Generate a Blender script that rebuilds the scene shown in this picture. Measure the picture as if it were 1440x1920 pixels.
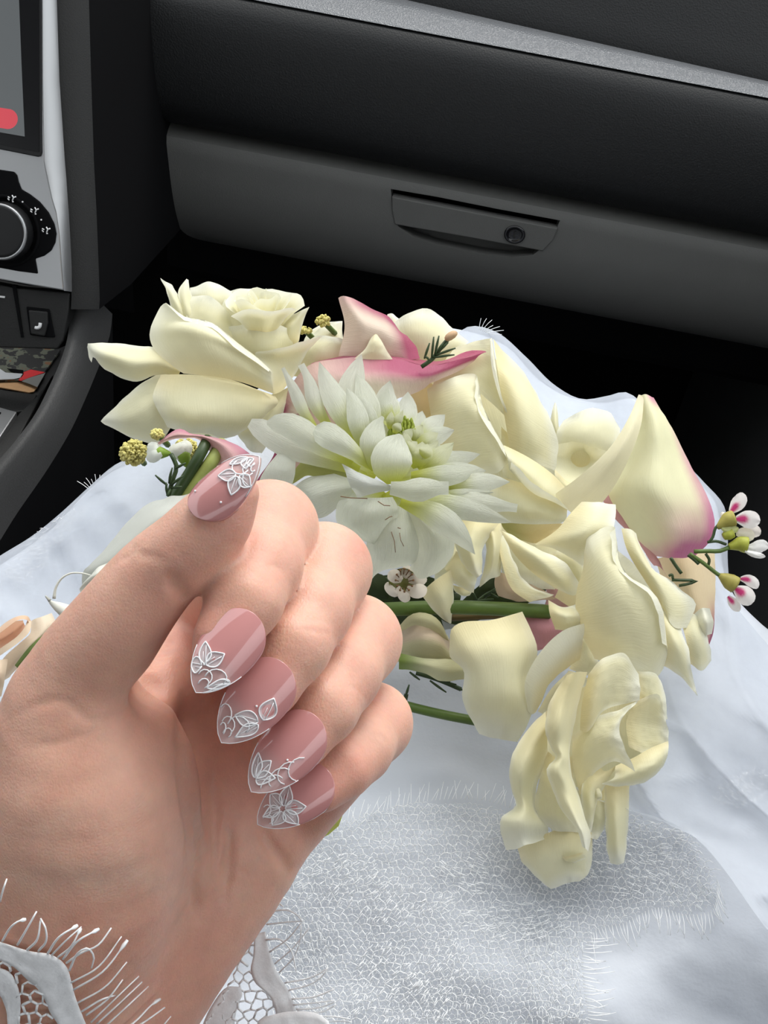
import bpy, bmesh, math, random
import numpy as np
from mathutils import Vector, Matrix, noise

for o in list(bpy.data.objects):
    bpy.data.objects.remove(o)
scene = bpy.context.scene
COL = scene.collection
rng = random.Random(7)

# ------------------------------------------------------------------ camera
F = 2000.0                       # focal length in pixels of the 1440x1920 frame
TH, PH = math.radians(37), math.radians(10.8)
CAM = Vector((0, 0, 1.05))
fw = Vector((0, math.cos(TH), -math.sin(TH)))
u0 = Vector((0, math.sin(TH), math.cos(TH)))
r0 = Vector((1, 0, 0))
rt = r0 * math.cos(PH) + u0 * math.sin(PH)
up = -r0 * math.sin(PH) + u0 * math.cos(PH)
cd = bpy.data.cameras.new('camera')
cd.sensor_fit = 'AUTO'
cd.sensor_width = 36
cd.lens = F / 1920 * 36
cd.clip_start = 0.01
cam = bpy.data.objects.new('camera', cd)
COL.objects.link(cam)
M = Matrix((rt, up, -fw)).transposed().to_4x4()
M.translation = CAM
cam.matrix_world = M
scene.camera = cam

# ------------------------------------------------------------------ light
wd = bpy.data.worlds.new('sky')
scene.world = wd
wd.use_nodes = True
nt = wd.node_tree
bg = nt.nodes['Background']
# bright overcast sky, a little whiter overhead than near the horizon
tcn = nt.nodes.new('ShaderNodeTexCoord')
sep = nt.nodes.new('ShaderNodeSeparateXYZ')
rmp = nt.nodes.new('ShaderNodeValToRGB')
nt.links.new(tcn.outputs['Generated'], sep.inputs[0])
nt.links.new(sep.outputs['Z'], rmp.inputs[0])
rmp.color_ramp.elements[0].color = (0.52, 0.54, 0.56, 1)
rmp.color_ramp.elements[0].position = 0.0
rmp.color_ramp.elements[1].color = (0.93, 0.97, 1.0, 1)
rmp.color_ramp.elements[1].position = 0.35
nt.links.new(rmp.outputs[0], bg.inputs['Color'])
bg.inputs['Strength'].default_value = 1.95
# hazy sun ahead of the car, high and a little to the right, very soft
sl = bpy.data.lights.new('sun', 'SUN')
sl.energy = 2.3
sl.angle = math.radians(30)
sl.color = (1.0, 0.97, 0.92)
sun = bpy.data.objects.new('sun', sl)
COL.objects.link(sun)
sun.rotation_euler = Vector((0.10, 0.45, 0.86)).to_track_quat('Z', 'Y').to_euler()
vs = scene.view_settings
vs.view_transform = 'Standard'
vs.look = 'None'
vs.exposure = -0.06
vs.gamma = 1.0
vs.use_curve_mapping = False
cy_ = scene.cycles
cy_.adaptive_threshold = 0.06
cy_.max_bounces = 7
cy_.diffuse_bounces = 3
cy_.glossy_bounces = 3
cy_.transmission_bounces = 4
cy_.transparent_max_bounces = 10
cy_.caustics_reflective = False
cy_.caustics_refractive = False


# ------------------------------------------------------------------ helpers
def P(px, py, d):
    """image pixel + depth along the view axis (m) -> world"""
    return CAM + (fw + rt * ((px - 720) / F) - up * ((py - 960) / F)) * d


def ray(px, py):
    return fw + rt * ((px - 720) / F) - up * ((py - 960) / F)


def atY(px, py, Y):
    d = ray(px, py)
    return CAM + d * (Y / d.y)


def atX(px, py, X):
    d = ray(px, py)
    return CAM + d * (X / d.x)


def onplane(px, py, p0, n):
    d = ray(px, py)
    return CAM + d * ((Vector(p0) - CAM).dot(n) / d.dot(n))


def link(name, me, mat=None, parent=None):
    o = bpy.data.objects.new(name, me)
    COL.objects.link(o)
    if mat is not None:
        me.materials.append(mat)
    if parent is not None:
        o.parent = parent
        if parent.parent is None:      # parts are modelled in world space under the thing's own origin
            o.matrix_parent_inverse = Matrix.Translation(-parent.location)
    return o


def mesh(name, verts, faces, mat=None, parent=None, smooth=True, uvs=None, cols=None):
    me = bpy.data.meshes.new(name)
    me.from_pydata([tuple(v) for v in verts], [], faces)
    if smooth:
        me.polygons.foreach_set('use_smooth', [True] * len(me.polygons))
    if uvs is not None:
        l = me.uv_layers.new(name='UVMap')
        li = np.empty(len(me.loops), dtype=np.int32)
        me.loops.foreach_get('vertex_index', li)
        l.data.foreach_set('uv', np.asarray(uvs, dtype=np.float32)[li].ravel())
    if cols is not None:
        a = me.color_attributes.new('Col', 'FLOAT_COLOR', 'POINT')
        c = np.ones((len(verts), 4), dtype=np.float32)
        c[:, :3] = np.asarray(cols, dtype=np.float32)
        a.data.foreach_set('color', c.ravel())
    me.update()
    return link(name, me, mat, parent)


def thing(name, label, cat, loc, group=None):
    o = bpy.data.objects.new(name, None)
    o.empty_display_size = 0.01
    COL.objects.link(o)
    o.location = loc
    o['label'] = label
    o['category'] = cat
    if group:
        o['group'] = group
    return o


def tag(o, label, cat, group=None):
    o['label'] = label
    o['category'] = cat
    if group:
        o['group'] = group
    return o


def cr(pts, n, closed=False):
    """Catmull-Rom resample of a polyline (any dimension) to n points, by chord length"""
    p = np.asarray(pts, dtype=float)
    if len(p) == 1:
        return np.repeat(p, n, 0)
    seg = np.linalg.norm(np.diff(p[:, :2], axis=0), axis=1) + 1e-6
    t = np.concatenate([[0], np.cumsum(seg)])
    q = np.linspace(0, t[-1], n)
    k = np.clip(np.searchsorted(t, q, side='right') - 1, 0, len(p) - 2)
    m = np.empty_like(p)
    m[0] = (p[1] - p[0]) / seg[0]
    m[-1] = (p[-1] - p[-2]) / seg[-1]
    for i in range(1, len(p) - 1):
        m[i] = 0.5 * ((p[i] - p[i - 1]) / seg[i - 1] + (p[i + 1] - p[i]) / seg[i])
    h = seg[k][:, None]
    s = ((q - t[k]) / seg[k])[:, None]
    return ((2 * s**3 - 3 * s**2 + 1) * p[k] + (s**3 - 2 * s**2 + s) * h * m[k]
            + (-2 * s**3 + 3 * s**2) * p[k + 1] + (s**3 - s**2) * h * m[k + 1])


def grid_faces(n, m, wrap=False):
    f = []
    for i in range(n - 1):
        for j in range(m - 1 if not wrap else m):
            j2 = (j + 1) % m
            f.append((i * m + j, i * m + j2, (i + 1) * m + j2, (i + 1) * m + j))
    return f


def loft(rows, n, m):
    rr = np.array([cr(r, m) for r in rows])           # R x m x dim
    out = np.empty((n, m, rr.shape[2]))
    for j in range(m):
        out[:, j] = cr(rr[:, j], n)
    return out


def ztf(T, p):
    """zoom-crop coordinates -> frame pixels"""
    return (T[0] + p[0] / T[2], T[1] + p[1] / T[2]) + tuple(p[2:])


def tube(name, pts, rad, mat, parent=None, sides=8, n=None, cap=True):
    """tube along world points, with radius list or number"""
    p = [Vector(q) for q in pts]
    if n:
        p = [Vector(q) for q in cr([tuple(q) for q in p], n)] if False else smooth3(p, n)
    R = rad if isinstance(rad, (list, tuple)) else [rad] * len(p)
    if len(R) != len(p):
        R = list(np.interp(np.linspace(0, 1, len(p)), np.linspace(0, 1, len(R)), R))
    v, f = tube_data(p, R, sides)
    return mesh(name, v, f, mat, parent)


def smooth3(p, n):
    a = np.array([tuple(q) for q in p], dtype=float)
    seg = np.linalg.norm(np.diff(a, axis=0), axis=1) + 1e-9
    t = np.concatenate([[0], np.cumsum(seg)])
    q = np.linspace(0, t[-1], n)
    k = np.clip(np.searchsorted(t, q, side='right') - 1, 0, len(a) - 2)
    m = np.empty_like(a)
    m[0] = (a[1] - a[0]) / seg[0]
    m[-1] = (a[-1] - a[-2]) / seg[-1]
    for i in range(1, len(a) - 1):
        m[i] = 0.5 * ((a[i] - a[i - 1]) / seg[i - 1] + (a[i + 1] - a[i]) / seg[i])
    h = seg[k][:, None]
    s = ((q - t[k]) / seg[k])[:, None]
    o = ((2 * s**3 - 3 * s**2 + 1) * a[k] + (s**3 - 2 * s**2 + s) * h * m[k]
         + (-2 * s**3 + 3 * s**2) * a[k + 1] + (s**3 - s**2) * h * m[k + 1])
    return [Vector(x) for x in o]


def tube_data(p, R, sides=6, off=0):
    v, f = [], []
    prev = None
    N = len(p)
    for i in range(N):
        t = (p[min(i + 1, N - 1)] - p[max(i - 1, 0)])
        if t.length < 1e-12:
            t = Vector((0, 0, 1))
        t.normalize()
        if prev is None:
            a = t.orthogonal().normalized()
        else:
            a = (prev - t * prev.dot(t))
            a = a.normalized() if a.length > 1e-9 else t.orthogonal().normalized()
        prev = a
        b = t.cross(a)
        for s in range(sides):
            w = 2 * math.pi * s / sides
            v.append(p[i] + (a * math.cos(w) + b * math.sin(w)) * R[i])
    for i in range(N - 1):
        for s in range(sides):
            s2 = (s + 1) % sides
            f.append((off + i * sides + s, off + i * sides + s2, off + (i + 1) * sides + s2, off + (i + 1) * sides + s))
    f.append(tuple(off + s for s in range(sides))[::-1])
    f.append(tuple(off + (N - 1) * sides + s for s in range(sides)))
    return v, f


def tubes(name, lines, mat, parent=None, sides=4):
    """many threads in one mesh: lines = [(points, radii), ...]"""
    V, Fc = [], []
    for p, R in lines:
        p = [Vector(q) for q in p]
        if not isinstance(R, (list, tuple)):
            R = [R] * len(p)
        v, f = tube_data(p, R, sides, len(V))
        V += v
        Fc += f
    return mesh(name, V, Fc, mat, parent)


def prism(name, pts, ext, mat, parent=None, bevel=0.0, smooth=False):
    """closed polygon of world points extruded by a world vector"""
    n = len(pts)
    a = [Vector(p) for p in pts]
    b = [p + Vector(ext) for p in a]
    f = [tuple(range(n)), tuple(range(2 * n - 1, n - 1, -1))]
    for i in range(n):
        j = (i + 1) % n
        f.append((i, n + i, n + j, j))
    o = mesh(name, a + b, f, mat, parent, smooth)
    bm = bmesh.new()
    bm.from_mesh(o.data)
    bmesh.ops.recalc_face_normals(bm, faces=bm.faces)
    bm.to_mesh(o.data)
    bm.free()
    if bevel:
        m = o.modifiers.new('bevel', 'BEVEL')
        m.width = bevel
        m.segments = 2
        m.limit_method = 'ANGLE'
    return o


def box(name, lo, hi, mat, parent=None, bevel=0.0):
    x0, y0, z0 = lo
    x1, y1, z1 = hi
    return prism(name, [(x0, y0, z0), (x1, y0, z0), (x1, y1, z0), (x0, y1, z0)], (0, 0, z1 - z0), mat, parent, bevel)


def structure(o):
    o['kind'] = 'structure'
    return o


# ------------------------------------------------------------------ materials
def newmat(name):
    m = bpy.data.materials.new(name)
    m.use_nodes = True
    t = m.node_tree
    return m, t, t.nodes['Principled BSDF'], t.nodes['Material Output']


def N(t, kind, **kw):
    n = t.nodes.new('ShaderNode' + kind)
    for k, v in kw.items():
        if k in n.inputs:
            n.inputs[k].default_value = v
        else:
            setattr(n, k, v)
    return n


def plain(name, col, rough=0.5, spec=0.5, metal=0.0, var=0.0, nscale=40, bump=0.0, bscale=200, btype='noise', coat=0.0):
    m, t, b, out = newmat(name)
    b.inputs['Roughness'].default_value = rough
    b.inputs['Specular IOR Level'].default_value = spec
    b.inputs['Metallic'].default_value = metal
    b.inputs['Coat Weight'].default_value = coat
    tc = N(t, 'TexCoord')
    if var:
        nz = N(t, 'TexNoise', Scale=nscale, Detail=4.0)
        t.links.new(tc.outputs['Object'], nz.inputs['Vector'])
        mx = N(t, 'MixRGB', blend_type='MULTIPLY')
        mx.inputs['Fac'].default_value = 1.0
        mx.inputs['Color1'].default_value = (*col, 1)
        mr = N(t, 'MapRange')
        mr.inputs['To Min'].default_value = 1 - var
        mr.inputs['To Max'].default_value = 1 + var
        t.links.new(nz.outputs['Fac'], mr.inputs['Value'])
        t.links.new(mr.outputs[0], mx.inputs['Color2'])
        t.links.new(mx.outputs[0], b.inputs['Base Color'])
    else:
        b.inputs['Base Color'].default_value = (*col, 1)
    if bump:
        if btype == 'grain':
            tx = N(t, 'TexVoronoi', Scale=bscale)
            o_ = tx.outputs['Distance']
        else:
            tx = N(t, 'TexNoise', Scale=bscale, Detail=3.0)
            o_ = tx.outputs['Fac']
        t.links.new(tc.outputs['Object'], tx.inputs['Vector'])
        bp = N(t, 'Bump', Strength=bump, Distance=0.0006)
        t.links.new(o_, bp.inputs['Height'])
        t.links.new(bp.outputs[0], b.inputs['Normal'])
    return m


def petal_mat(name, trans=0.4, rough=0.55, vein=0.25):
    """thin petal: attribute colour, diffuse + light passing through, fine lengthwise veins"""
    m, t, b, out = newmat(name)
    at = N(t, 'Attribute', attribute_name='Col')
    uv = N(t, 'UVMap')
    mp = N(t, 'Mapping')
    mp.inputs['Scale'].default_value = (1.6, 26, 1)
    nz = N(t, 'TexNoise', Scale=2.2, Detail=5.0, Roughness=0.6)
    t.links.new(uv.outputs[0], mp.inputs[0])
    t.links.new(mp.outputs[0], nz.inputs['Vector'])
    tc = N(t, 'TexCoord')
    n2 = N(t, 'TexNoise', Scale=90.0, Detail=3.0)
    t.links.new(tc.outputs['Object'], n2.inputs['Vector'])
    mr = N(t, 'MapRange')
    mr.inputs['To Min'].default_value = 0.93
    mr.inputs['To Max'].default_value = 1.06
    t.links.new(n2.outputs['Fac'], mr.inputs['Value'])
    mx = N(t, 'MixRGB', blend_type='MULTIPLY')
    mx.inputs['Fac'].default_value = 1
    t.links.new(at.outputs['Color'], mx.inputs['Color1'])
    t.links.new(mr.outputs[0], mx.inputs['Color2'])
    t.links.new(mx.outputs[0], b.inputs['Base Color'])
    b.inputs['Roughness'].default_value = rough
    b.inputs['Specular IOR Level'].default_value = 0.25
    b.inputs['Sheen Weight'].default_value = 0.15
    bp = N(t, 'Bump', Strength=vein, Distance=0.0012)
    t.links.new(nz.outputs['Fac'], bp.inputs['Height'])
    t.links.new(bp.outputs[0], b.inputs['Normal'])
    tr = N(t, 'BsdfTranslucent')
    t.links.new(mx.outputs[0], tr.inputs['Color'])
    t.links.new(bp.outputs[0], tr.inputs['Normal'])
    ms = N(t, 'MixShader')
    ms.inputs[0].default_value = trans
    t.links.new(b.outputs[0], ms.inputs[1])
    t.links.new(tr.outputs[0], ms.inputs[2])
    t.links.new(ms.outputs[0], out.inputs[0])
    return m


MAT = {}
MAT['dash'] = plain('dash_soft_black', (0.0075, 0.008, 0.0085), 0.55, 0.28, bump=0.3, bscale=900, btype='grain', var=0.08)
MAT['glove'] = plain('glove_box_grey', (0.088, 0.088, 0.084), 0.55, 0.3, bump=0.35, bscale=1300, var=0.05)
MAT['black'] = plain('black_plastic', (0.008, 0.008, 0.0085), 0.45, 0.35)
MAT['trim'] = plain('dark_trim', (0.016, 0.016, 0.0155), 0.55, 0.3, bump=0.3, bscale=1200)
MAT['carpet'] = plain('black_carpet', (0.008, 0.008, 0.008), 0.95, 0.1, bump=0.6, bscale=900)
MAT['silver'] = plain('satin_silver', (0.40, 0.405, 0.41), 0.34, 0.5, metal=0.85)
MAT['headliner'] = plain('headliner', (0.38, 0.375, 0.36), 0.9, 0.1)
MAT['gap'] = plain('gap_black', (0.005, 0.005, 0.0055), 0.9, 0.05)
MAT['gloss_black'] = plain('gloss_black', (0.008, 0.008, 0.009), 0.12, 0.5)
MAT['white_print'] = plain('white_print', (0.75, 0.75, 0.75), 0.5)
MAT['seat'] = plain('seat_cloth', (0.03, 0.03, 0.032), 0.9, 0.2, bump=0.3, bscale=700)
# ------------------------------------------------------------------ the car cabin
structure(box('floor', (-1.05, -1.6, 0.16), (0.42, 1.25, 0.2), MAT['carpet']))
structure(box('wall_front', (-1.05, 1.2, 0.2), (0.42, 1.24, 0.86), MAT['carpet']))
structure(box('wall_right', (0.40, -1.6, 0.2), (0.46, 1.25, 0.92), MAT['dash'], bevel=0.01))
MAT['kick'] = plain('kick_panel', (0.05, 0.05, 0.05), 0.6, 0.3, bump=0.3, bscale=900)
structure(box('trim_1', (0.335, 0.45, 0.2), (0.399, 1.19, 0.66), MAT['kick'], bevel=0.02))
structure(box('wall_left', (-1.1, -1.6, 0.2), (-1.05, 1.25, 0.92), MAT['dash'], bevel=0.01))
structure(box('ceiling', (-1.1, -1.6, 1.36), (0.46, 0.10, 1.40), MAT['headliner']))
structure(box('wall_back', (-1.1, -1.64, 0.2), (0.46, -1.60, 0.9), MAT['seat']))

seat = thing('car_seat', 'black cloth passenger seat under the white skirt', 'car seat', (0.03, -0.1, 0.2))
box('cushion', (-0.20, -0.58, 0.36), (0.27, 0.20, 0.56), MAT['seat'], seat, 0.03)
box('backrest', (-0.20, -0.72, 0.52), (0.27, -0.58, 0.98), MAT['seat'], seat, 0.03)
box('base', (-0.18, -0.55, 0.2), (0.25, 0.16, 0.36), MAT['black'], seat, 0.01)

# dashboard: one long profile, (Y, Z) pairs, swept across the car
dash = thing('dashboard', 'black grained dashboard pad with a ledge coloured paler as if lit above the glove box', 'dashboard', (0.07, 0.80, 0.78))
XL, XR = -0.245, 0.399


def sweep(name, prof, xl, xr, mat, parent, nx=24, ends=True, shape=None):
    prof = smooth3([Vector((0, a, b)) for a, b in prof], len(prof) * 4)
    V, n = [], len(prof)
    for i in range(nx):
        t = i / (nx - 1)
        x = xl + (xr - xl) * t
        for q in prof:
            dy, dz = (shape(t, q) if shape else (0, 0))
            V.append((x, q.y + dy, q.z + dz))
    Fc = []
    for i in range(nx - 1):
        for j in range(n - 1):
            Fc.append((i * n + j, (i + 1) * n + j, (i + 1) * n + j + 1, i * n + j + 1))
    if ends:
        Fc.append(tuple(range(n)))
        Fc.append(tuple((nx - 1) * n + k for k in range(n))[::-1])
    return mesh(name, V, Fc, mat, parent)


def sub(o, lv=1):
    m = o.modifiers.new('subdivision', 'SUBSURF')
    m.levels = lv
    m.render_levels = lv
    return o


# main face below the ledge, rounded over at its lower edge
sweep('lower_pad', [(0.95, 0.874), (0.80, 0.8745), (0.776, 0.8745), (0.768, 0.872), (0.763, 0.864), (0.757, 0.835), (0.758, 0.80), (0.764, 0.786), (0.775, 0.780), (0.80, 0.779), (0.95, 0.779)],
      XL, XR, MAT['dash'], dash)
MAT['ledge'] = plain('dash_ledge_lit', (0.13, 0.135, 0.143), 0.4, 0.6, bump=0.6, bscale=900, btype='grain')  # paler than the pad: the light along the ledge is put into this grey
# narrow ledge, windscreen light put into its paler grey, wider towards the middle of the car
Vl = []
nl = 30
for i in range(nl):
    t = i / (nl - 1)
    x = XL + (XR - XL) * t
    w = 0.030 - 0.023 * min(1, max(0, (t - 0.10) / 0.85))
    for q in ((0.000, 0.0), (0.001, 0.001), (0.30, 0.3), (0.65, 0.65), (1.0, 1.0), (1.0, 0.0)):
        y = 0.7705 + (q[0] if q[0] < 0.01 else q[0] * w)
        Vl.append((x, y, 0.8745 + (q[1] * w * 0.52 if q[1] > 0.01 else q[1])))
Fl = grid_faces(nl, 6)
mesh('ledge', Vl, Fl, MAT['ledge'], dash)
# upper pad that rises behind the ledge
Vu = []
for i in range(nl):
    t = i / (nl - 1)
    x = XL + (XR - XL) * t
    w = 0.030 - 0.023 * min(1, max(0, (t - 0.10) / 0.85))
    for q in ((0.0, -0.02), (0.0, 0.008), (0.004, 0.014), (0.020, 0.05), (0.045, 0.10), (0.07, 0.118), (0.12, 0.128), (0.36, 0.135), (0.40, 0.10), (0.40, -0.08)):
        Vu.append((x, 0.7705 + w + q[0], 0.8745 + w * 0.52 - 0.006 + q[1]))
sub(mesh('upper_pad', Vu, grid_faces(nl, 10), MAT['dash'], dash))
# side cheek of the pad next to the console and the recess behind it
sweep('side_cheek', [(0.80, 0.98), (0.79, 0.90), (0.788, 0.80), (0.792, 0.70), (0.81, 0.60)], -0.30, -0.243, MAT['gap'], dash, nx=6, ends=False)
box('under_dash', (-0.24, 0.89, 0.60), (0.398, 1.19, 0.775), MAT['gap'], dash, 0.01)
box('left_dash', (-1.04, 0.78, 0.55), (-0.36, 1.19, 0.94), MAT['dash'], dash, 0.02)

# glove box: curved door, recessed grip, latch plate, lock
gb = thing('glove_box', 'closed dark grey glove box with a recessed pull latch and round lock', 'glove box', (0.03, 0.79, 0.68))
PROF = [(0.772, 0.7755), (0.7655, 0.772), (0.763, 0.755), (0.763, 0.735), (0.767, 0.715), (0.777, 0.697), (0.796, 0.684), (0.825, 0.676), (0.87, 0.672)]
XLs = [-0.2085, -0.2085, -0.2065, -0.202, -0.193, -0.180, -0.168, -0.160, -0.158]
XRs = [0.300, 0.300, 0.298, 0.294, 0.286, 0.272, 0.25, 0.225, 0.21]
nS, nX = 33, 40
pr = np.array([tuple(q) for q in smooth3([Vector((a, b, 0)) for a, b in PROF], nS)])
ts = np.linspace(0, 1, nS)
xl = np.interp(ts, np.linspace(0, 1, 9), XLs)
xr = np.interp(ts, np.linspace(0, 1, 9), XRs)
V, Fc = [], []
for lay, off in enumerate((0.0, 0.012)):
    for i in range(nS):
        for j in range(nX):
            t = j / (nX - 1)
            V.append((xl[i] + (xr[i] - xl[i]) * t, pr[i, 0] + off, pr[i, 1] + off * 0.3))
nn = nS * nX
for i in range(nS - 1):
    for j in range(nX - 1):
        a = i * nX + j
        Fc.append((a, a + 1, a + nX + 1, a + nX))
        Fc.append((nn + a, nn + a + nX, nn + a + nX + 1, nn + a + 1))
for j in range(nX - 1):
    Fc.append((j, nn + j, nn + j + 1, j + 1))
    a = (nS - 1) * nX + j
    Fc.append((a, a + 1, nn + a + 1, nn + a))
for i in range(nS - 1):
    a = i * nX
    Fc.append((a, a + nX, nn + a + nX, nn + a))
    a = i * nX + nX - 1
    Fc.append((a, nn + a, nn + a + nX, a + nX))
door = mesh('door', V, Fc, MAT['glove'], gb)
# the grip pocket is cut out of the door
TH5 = (680, 340, 3.6)
pocket = [ztf(TH5, q) for q in [(176, 96), (500, 152), (900, 232), (1335, 312), (1300, 400), (1225, 480), (1150, 545), (1000, 562), (800, 540), (500, 478), (330, 420), (230, 350), (190, 270)]]
cut = prism('pocket_cutter', [atY(x, y, 0.75) for x, y in pocket], (0, 0.06, 0), None)
bm_ = door.modifiers.new('cut', 'BOOLEAN')
bm_.object = cut
bm_.operation = 'DIFFERENCE'
bm_.solver = 'EXACT'
dg = bpy.context.evaluated_depsgraph_get()
me2 = bpy.data.meshes.new_from_object(door.evaluated_get(dg))
door.modifiers.clear()
door.data = me2
bpy.data.objects.remove(cut)
for p_ in door.data.polygons:
    p_.use_smooth = True
door.data.set_sharp_from_angle(angle=math.radians(35))
# pocket floor: slopes from deep under the latch out to the lower lip
Vp = []
lipt = [ztf(TH5, q) for q in [(170, 90), (520, 150), (900, 228), (1345, 308)]]
lipb = [ztf(TH5, q) for q in [(185, 300), (420, 470), (820, 558), (1230, 520)]]
A = cr(lipt, 20)
B = cr(lipb, 20)
rowsP = []
for s, dp in ((0, 0.020), (0.45, 0.020), (0.7, 0.014), (0.88, 0.007), (1.0, 0.002)):
    rowsP.append([atY(*(A[i] * (1 - s) + B[i] * s), 0.764 + dp) for i in range(20)])
Vp = [v for r in rowsP for v in r]
mesh('grip_pocket', Vp, grid_faces(5, 20), MAT['glove'], gb)
latch = prism('latch', [atY(*ztf(TH5, q), 0.7615) for q in [(196, 104), (900, 240), (1318, 318), (1285, 400), (1215, 472), (800, 395), (215, 292), (198, 200)]], (0, 0.009, 0), MAT['glove'], gb, 0.0008)
c = atY(*ztf(TH5, (1026, 357)), 0.7615)
Vk, Fk = [], []
for k, (rr, yy) in enumerate(((0.0068, 0.0), (0.0068, -0.0012), (0.0058, -0.0016), (0.0050, -0.0008), (0.0024, -0.0008), (0.0, -0.0006))):
    for s in range(24):
        w = 2 * math.pi * s / 24
        Vk.append(c + Vector((rr * math.cos(w) * 1.15, yy, rr * math.sin(w))))
lock = mesh('lock', Vk, grid_faces(6, 24, True), MAT['gloss_black'], gb)
ks = c + Vector((0, -0.0014, 0))
prism('key_slot', [ks + Vector(q) for q in ((-0.0006, 0, -0.0022), (0.0006, 0, -0.0022), (0.0006, 0, 0.0022), (-0.0006, 0, 0.0022))], (0, 0.0005, 0), MAT['trim'], lock)

# ------------------------------------------------------------------ centre console
TC = (0, 240, 6.0)      # crop used to read the console
con = thing('center_console', 'satin silver and black centre console beside the footwell', 'console', (-0.30, 0.62, 0.60))
PN = Vector((0, -0.94, 0.34)).normalized()
PO = Vector((-0.22, 0.60, 0.80))


def cp(px, py, lift=0.0):
    return onplane(px, py, PO + PN * lift, PN)


BK = -PN
XO = -330     # how far the console runs on past the left of the frame
# main silver fascia, flat part
prism('silver_fascia', [cp(XO, -120), cp(80, -60), cp(80.5, 150), cp(83, 302), cp(90, 336), cp(98, 372), cp(106, 398), cp(112, 440), cp(116, 500), cp(120, 545), cp(60, 535), cp(XO, 466)], BK * 0.02, MAT['silver'], con, 0.0008)
# the facet that folds back along its right edge
fac_l = [(80, -60), (80.5, 150), (83, 302), (90, 336), (98, 372), (106, 398), (112, 440), (116, 500), (120, 545)]
fac_r = [(103, -60), (110, 150), (120, 300), (123, 336), (125.5, 372), (127.5, 398), (130, 440), (133, 500), (133.5, 547)]
rws = [[cp(*q, 0.0002) for q in fac_l], [cp(*q, -0.004) for q in fac_r]]
last = []
for q in fac_r:
    w = cp(*q, -0.004)
    last.append(w + Vector((-0.004, 0.03, -0.01)))
rws.append(last)
Vf = [v for r in rws for v in r]
mesh('silver_side', Vf, grid_faces(3, len(fac_l)), MAT['silver'], con)
# dark side wall of the stack (its thick rim and the flank towards the footwell)
rim_l = [(101, -60), (109, 150), (119, 300), (127, 398), (133, 500), (134, 560), (133, 580)]
rim_r = [(165, -60), (171, 150), (176, 300), (181, 398), (185, 500), (187, 560), (186, 580)]
rr_ = [[cp(*q, -0.006) for q in rim_l],
       [cp(q[0] * 0.5 + w[0] * 0.5, q[1] * 0.5 + w[1] * 0.5, -0.008) for q, w in zip(rim_l, rim_r)],
       [cp(*q, -0.016) for q in rim_r]]
fl = []
for q in rim_r:
    w = cp(*q, -0.016)
    fl.append(Vector((w.x + 0.002, w.y + 0.06, w.z - 0.01)))
fl2 = [Vector((v.x, 0.86, v.z - 0.02)) for v in fl]
mesh('stack_rim', [v for r in rr_ for v in r], grid_faces(3, len(rim_l)), MAT['trim'], con)
mesh('stack_flank', [v for r in (rr_[2], fl, fl2) for v in r], grid_faces(3, len(rim_l)), MAT['gap'], con)  # flank blacker than the rim, the footwell's shade put into its colour
# screen
scr = thing('touch_screen', 'black glossy dashboard display showing a red pill shaped button', 'screen', cp(0, 150) + BK * 0.002)
prism('bezel', [cp(XO, -60, 0.0012), cp(77, -60, 0.0012), cp(77.5, 120, 0.0012), cp(78.5, 285, 0.0012), cp(76, 293, 0.0012), cp(70, 294, 0.0012), cp(0, 280, 0.0012), cp(XO, 214, 0.0012)], BK * 0.004, MAT['black'], scr, 0.0005)
SCRM = {}


def emis(name, col, strength):
    m, t, b, out = newmat(name)
    b.inputs['Base Color'].default_value = (0.01, 0.01, 0.01, 1)
    b.inputs['Roughness'].default_value = 0.15
    b.inputs['Emission Color'].default_value = (*col, 1)
    b.inputs['Emission Strength'].default_value = strength
    return m


prism('glass', [cp(XO, -60, 0.0016), cp(72, -60, 0.0016), cp(73, 285, 0.0016), cp(0, 270, 0.0016), cp(XO, 206, 0.0016)], BK * 0.001, MAT['gloss_black'], scr)
prism('screen_reflection', [cp(XO, -60, 0.0019), cp(33, -60, 0.0019), cp(40, 120, 0.0019), cp(46, 256, 0.0019), cp(0, 248, 0.0019), cp(XO, 190, 0.0019)], BK * 0.0006, emis('screen_grey', (0.20, 0.22, 0.23), 0.55), scr)  # grey reflection in the glass, drawn as a glowing panel
pill = []
for k in range(13):
    w = math.pi * (-0.5 + k / 12)
    pill.append((14 + 19 * math.cos(w), 220 + 19 * math.sin(w) + 3))
pill += [(-160, 214), (-160, 176)]
prism('red_button', [cp(x, y, 0.0023) for x, y in pill], BK * 0.0003, emis('screen_red', (0.85, 0.10, 0.13), 0.75), scr)

# climate dial: black surround plate, knob with bright ring, printed icons
dial = thing('climate_dial', 'round black climate dial in a black surround on the silver console', 'dial', cp(10, 430))
sur = [ztf(TC, q) for q in [(-1200, 250), (0, 470), (150, 492), (185, 530), (200, 600), (235, 690), (330, 745), (440, 830), (540, 950), (605, 1080), (628, 1190), (615, 1290), (570, 1380), (490, 1440), (390, 1472), (420, 1640), (200, 1612), (0, 1575), (-1200, 1380)]]
prism('surround', [cp(*q, 0.0012) for q in sur], BK * 0.004, MAT['gap'], dial, 0.0006)
kc = cp(*ztf(TC, (60, 1160)), 0.0015)
ax1 = Vector((1, 0, 0))
ax2 = PN.cross(ax1).normalized()


def lathe(name, c, prof, mat, parent, ax=(ax1, ax2, PN), seg=40):
    V = []
    for r_, h_ in prof:
        for s in range(seg):
            w = 2 * math.pi * s / seg
            V.append(c + ax[0] * (r_ * math.cos(w)) + ax[1] * (r_ * math.sin(w)) + ax[2] * h_)
    return mesh(name, V, grid_faces(len(prof), seg, True), mat, parent)


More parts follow.
